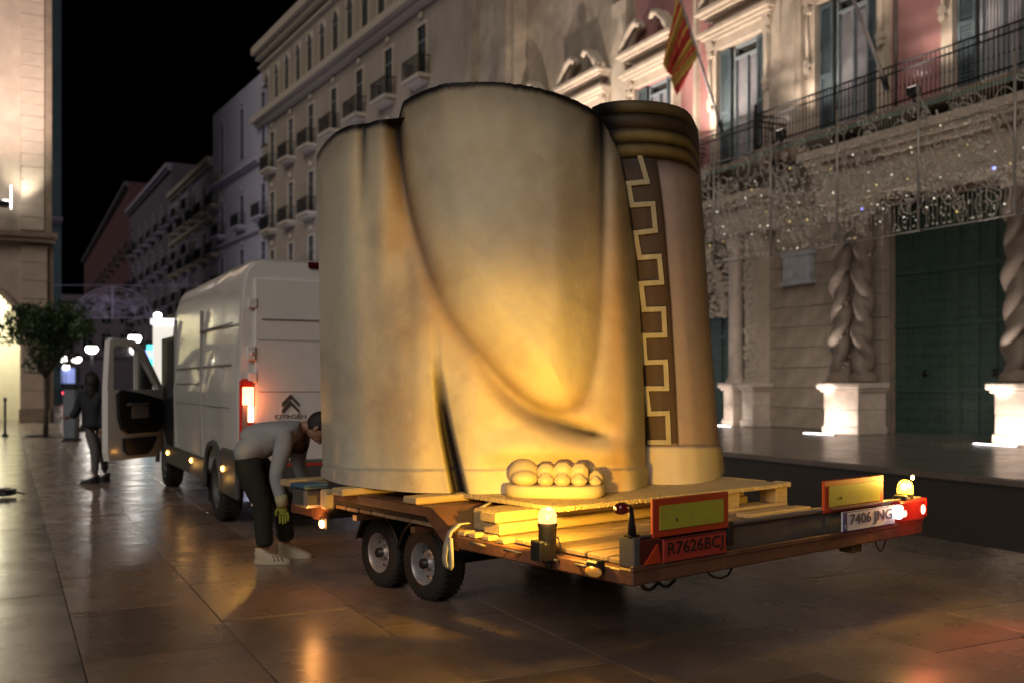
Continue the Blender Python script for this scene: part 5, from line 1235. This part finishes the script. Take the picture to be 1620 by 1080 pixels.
def hand(par,w,d,side,m,s=1.0,curl=.5):
    """w wrist point, d direction, a palm with five separate bent fingers"""
    w=Vector(w); d=Vector(d).normalized(); x=d.cross(Vector((0,0,1) if abs(d.z)<.8 else (0,1,0))).normalized(); n=x.cross(d)
    pts=[w,w+d*.045*s,w+d*.085*s]; ed=[(0,1),(1,2)]; rad=[(.022*s,.026*s),(.018*s,.036*s),(.014*s,.036*s)]
    for k in range(4):
        o_=(-.030+.020*k)*s; L_=[.068,.078,.073,.058][k]*s; b=w+d*.08*s+x*o_; i0=len(pts)
        pts+=[b,b+d*L_*.45-n*.006*s*curl,b+d*L_*.75-n*.03*s*curl,b+d*L_*.85-n*.055*s*curl]; rad+=[.0095*s,.009*s,.008*s,.007*s]; ed+=[(2,i0),(i0,i0+1),(i0+1,i0+2),(i0+2,i0+3)]
    i0=len(pts); b=w+d*.03*s-x*.03*s*side; pts+=[b,b+d*.03*s-x*.022*s*side,b+d*.062*s-x*.024*s*side]; rad+=[.012*s,.0105*s,.009*s]; ed+=[(1,i0),(i0,i0+1),(i0+1,i0+2)]
    return skinned('hand',pts,ed,rad,m,par,1)
# --- man bent over the drawbar
mp=gnd(437,888); man=thing('person','man in grey sweatshirt, black trousers and white trainers bending over the trailer drawbar','person',mp,-YAW)
#   body: one continuous figure
J=dict(pel=(-.245,.06,.88),spi=(-.17,.06,.985),che=(.02,.06,1.055),neck=(.20,.06,1.085),nk2=(.25,.06,1.10),hd=(.325,.06,1.085),
 hl=(-.235,-.05,.80),kl=(-.095,-.08,.49),al=(-.07,-.08,.10),hr=(-.21,.17,.80),kr=(-.0,.21,.49),ar=(.03,.22,.10),
 sl=(.11,-.13,1.03),el=(.035,-.17,.70),wl=(.085,-.17,.50),sr=(.12,.25,1.03),er=(.12,.28,.74),wr=(.20,.28,.55))
K=list(J); ix={k:i for i,k in enumerate(K)}
E=[('pel','spi'),('spi','che'),('che','neck'),('neck','nk2'),('nk2','hd'),('pel','hl'),('hl','kl'),('kl','al'),('pel','hr'),('hr','kr'),('kr','ar'),('che','sl'),('sl','el'),('el','wl'),('che','sr'),('sr','er'),('er','wr')]
R_=dict(pel=.085,spi=.11,che=.13,neck=.062,nk2=.052,hd=.085,hl=.07,kl=.055,al=.042,hr=.07,kr=.06,ar=.042,sl=.062,el=.043,wl=.03,sr=.062,er=.043,wr=.03)
skinned('body',[J[k] for k in K],[(ix[a],ix[b]) for a,b in E],[R_[k]*.92 for k in K],skin,man)
def garment(name,keys,edges,rads,m,par,JJ,subl=2):
    return skinned(name,[JJ[k] if isinstance(k,str) else k for k in keys],edges,rads,m,par,subl)
garment('sweatshirt',[(-.238,.06,.90),'spi','che','neck','sl','el','wl','sr','er','wr'],[(0,1),(1,2),(2,3),(2,4),(4,5),(5,6),(2,7),(7,8),(8,9)],[(.13,.17),(.14,.175),(.15,.185),.07,.085,.062,.046,.085,.062,.046],cloth_g,man,J)
garment('trousers',[(-.25,.06,.83),'hl',(-.165,-.065,.65),'kl',(-.085,-.08,.3),(-.07,-.08,.12),'hr',(-.12,.19,.65),'kr',(.015,.215,.3),(.03,.22,.12),(-.215,.06,.945)],[(0,1),(1,2),(2,3),(3,4),(4,5),(0,6),(6,7),(7,8),(8,9),(9,10),(0,11)],[(.135,.155),.122,.106,.09,.078,.076,.115,.102,.09,.078,.076,(.115,.16)],cloth_d,man,J)
def shoe(par,x,y,m,L_=.29,ang=0,name='shoe',soleM=None):
    s_=sub(name,par,(x,y,0),(0,0,ang)); m_=MB(); n=22; vs=[]; lv=[(.0,1,0),(.03,1.02,0),(.055,.97,.0),(.085,.72,-.015),(.105,.42,-.05),(.125,.36,-.06)]
    for (h,sc,sh) in lv:
        for i in range(n):
            q=2*math.pi*i/n; xx=L_*.5*math.cos(q)*sc+sh+(.03 if sc>.9 else 0); yy=(.047+.008*math.cos(q))*math.sin(q)*min(1,sc*1.15+.1); vs.append((xx+.03,yy,h-(.02*max(0,math.cos(q)) if h>.05 else 0)))
    m_.add(vs,[(j*n+i,j*n+(i+1)%n,(j+1)*n+(i+1)%n,(j+1)*n+i) for j in range(len(lv)-1) for i in range(n)]+[tuple(range(n)),tuple(range((len(lv)-1)*n,len(lv)*n))[::-1]],True); m_.build('upper',m,s_)
    m_=MB(); vs=[]
    for h in (-.0,.026):
        for i in range(n): q=2*math.pi*i/n; vs.append((L_*.52*math.cos(q)+.06,(.052+.006*math.cos(q))*math.sin(q),h))
    m_.add(vs,[(i,(i+1)%n,n+(i+1)%n,n+i) for i in range(n)]+[tuple(range(n)),tuple(range(n,2*n))[::-1]]); m_.build('sole',soleM or m,s_)
shoe(man,-.07,-.08,shoe_w); shoe(man,.045,.22,shoe_w,ang=-.2)
m=MB()
for k in range(3): m.tube([(.02+.03*k,-.134+.002*k,.03),(.0+.03*k,-.128,.075)],.004,4)
m.build('shoe_stripes',mat('grey_stripe',(.16,.15,.14),.6,var=0),man)
def head(par,c,ang,hair_long=False,s=1.0,tilt=0):
    h=sub('head',par,c,(0,tilt,ang)); m=MB(); m.ell((0,0,0),(.098*s,.076*s,.115*s),24,18); m.ell((.045*s,0,-.06*s),(.05*s,.048*s,.05*s),14,10); m.ell((.088*s,0,-.088*s),(.02*s,.022*s,.018*s),10,8)
    me_=m.mesh('face',skin); o=link('face',me_,h); r=o.modifiers.new('r','REMESH'); r.mode='VOXEL'; r.voxel_size=.007; r.use_smooth_shade=True; q=o.modifiers.new('s','SMOOTH'); q.iterations=5
    m=MB(); m.ell((.103*s,0,-.02*s),(.018*s,.013*s,.022*s),10,8); m.build('nose',skin,h)
    for y in (-.03,.03): m=MB(); m.ell((.088*s,y*s,.012*s),(.010,.013,.008),8,6); m.build('eye',mat('eye_dark',(.03,.02,.02),.3,var=0),h)
    m=MB(); m.ell((.092*s,0,-.058*s),(.008,.024,.007),8,6); m.build('mouth',mat('lips',(.2,.07,.06),.5,var=0),h)
    for y in (-.077,.077): m=MB(); m.ell((-.005,y*s,-.01*s),(.018,.010,.03),10,8); m.build('ear',skin,h)
    m=MB(); m.ell((-.018*s,0,.022*s),(.104*s,.084*s,.112*s),24,16); m.v=[(x,y,z if not (x>.05 and z<.05) else z+.03) for x,y,z in m.v]
    if hair_long: m.ell((-.06*s,0,-.12),(.07,.10,.20),16,12); m.ell((-.05*s,0,-.02),(.10,.105,.13),16,12)
    me_=m.mesh('hair',hairm); link('hair',me_,h)
    return h
head(man,(.335,.06,1.085),0,False,.98,tilt=.75)
for (w,dd,sd) in (((.085,-.17,.50),(.15,.05,-1),1),((.20,.28,.55),(.3,0,-1),-1)): 
    o=hand(man,w,dd,sd,glove,1.12,.6)
m=MB(); m.tube([(.075,-.17,.56),(.09,-.17,.47)],[.050,.046],10); m.build('glove_cuff',mat('cream_cuff',(.36,.33,.2),.8,var=.1),man)
m=MB(); m.ell((-.232,.055,.885),(.122,.172,.125),20,14); m.ell((-.16,.06,.95),(.13,.176,.13),20,14); me_=m.mesh('sweatshirt_hem',cloth_g); o=link('sweatshirt_hem',me_,man); r=o.modifiers.new('r','REMESH'); r.mode='VOXEL'; r.voxel_size=.012; r.use_smooth_shade=True; q=o.modifiers.new('s','SMOOTH'); q.iterations=8
m=MB(); m.box(-.16,-.155,-.135,-.12,.50,.58); m.v=[(x+.0,y,z) for x,y,z in m.v]; m.bbox(-.165,-.150,-.14,-.11,.47,.55,.003); m.build('reflective_patch',mat('reflective_patch',(.6,.5,.45),.3,var=0,emit=(1,.75,.6),estr=.25),man)  # weak emission in the patch imitates reflected light
# --- woman walking away by the open door
wp_=gnd(146,764); wo=thing('person','dark haired woman in a navy coat and grey trousers standing beyond the open van door','person',wp_,-YAW)
Q=dict(pel=(.02,0,.86),spi=(0,0,1.0),che=(-.01,0,1.2),neck=(-.01,0,1.34),hd=(-.02,0,1.45),hl=(-.06,0,.84),kl=(.05,-.02,.46),al=(.03,0,.09),hr=(.08,.08,.84),kr=(.10,.15,.47),ar=(.07,.28,.12),
 sl=(-.15,0,1.26),el=(-.22,-.05,1.0),wl=(-.27,-.12,.95),sr=(.14,0,1.26),er=(.17,-.02,1.0),wr=(.15,-.08,.80))
K=list(Q); ix={k:i for i,k in enumerate(K)}; E=[('pel','spi'),('spi','che'),('che','neck'),('neck','hd'),('pel','hl'),('hl','kl'),('kl','al'),('pel','hr'),('hr','kr'),('kr','ar'),('che','sl'),('sl','el'),('el','wl'),('che','sr'),('sr','er'),('er','wr')]
RR_=dict(pel=.11,spi=.1,che=.105,neck=.05,hd=.08,hl=.08,kl=.052,al=.036,hr=.08,kr=.052,ar=.036,sl=.05,el=.036,wl=.026,sr=.05,er=.036,wr=.026)
skinned('body',[Q[k] for k in K],[(ix[a],ix[b]) for a,b in E],[RR_[k]*.9 for k in K],skin,wo)
garment('coat',[(.02,0,.78),'pel','spi','che','neck','sl','el','wl','sr','er','wr'],[(0,1),(1,2),(2,3),(3,4),(3,5),(5,6),(6,7),(3,8),(8,9),(9,10)],[(.19,.16),(.175,.15),(.15,.13),(.15,.13),.07,.078,.062,.05,.078,.062,.05],navy,wo,Q)
garment('trousers',[(.02,0,.80),'hl','kl',(.035,0,.12),'hr','kr',(.07,.27,.15)],[(0,1),(1,2),(2,3),(0,4),(4,5),(5,6)],[.13,.095,.072,.055,.095,.072,.055],greyj,wo,Q)
shoe(wo,.03,0,shoe_b,.26,math.pi+.15); shoe(wo,.07,.29,shoe_b,.26,math.pi-.1)
head(wo,(-.02,0,1.49),2.4,True,.95)
for (w,dd,sd) in (((-.27,-.12,.95),(-.6,-.4,.1),1),((.15,-.08,.80),(0,0,-1),-1)): hand(wo,w,dd,sd,skin,.9,.5)
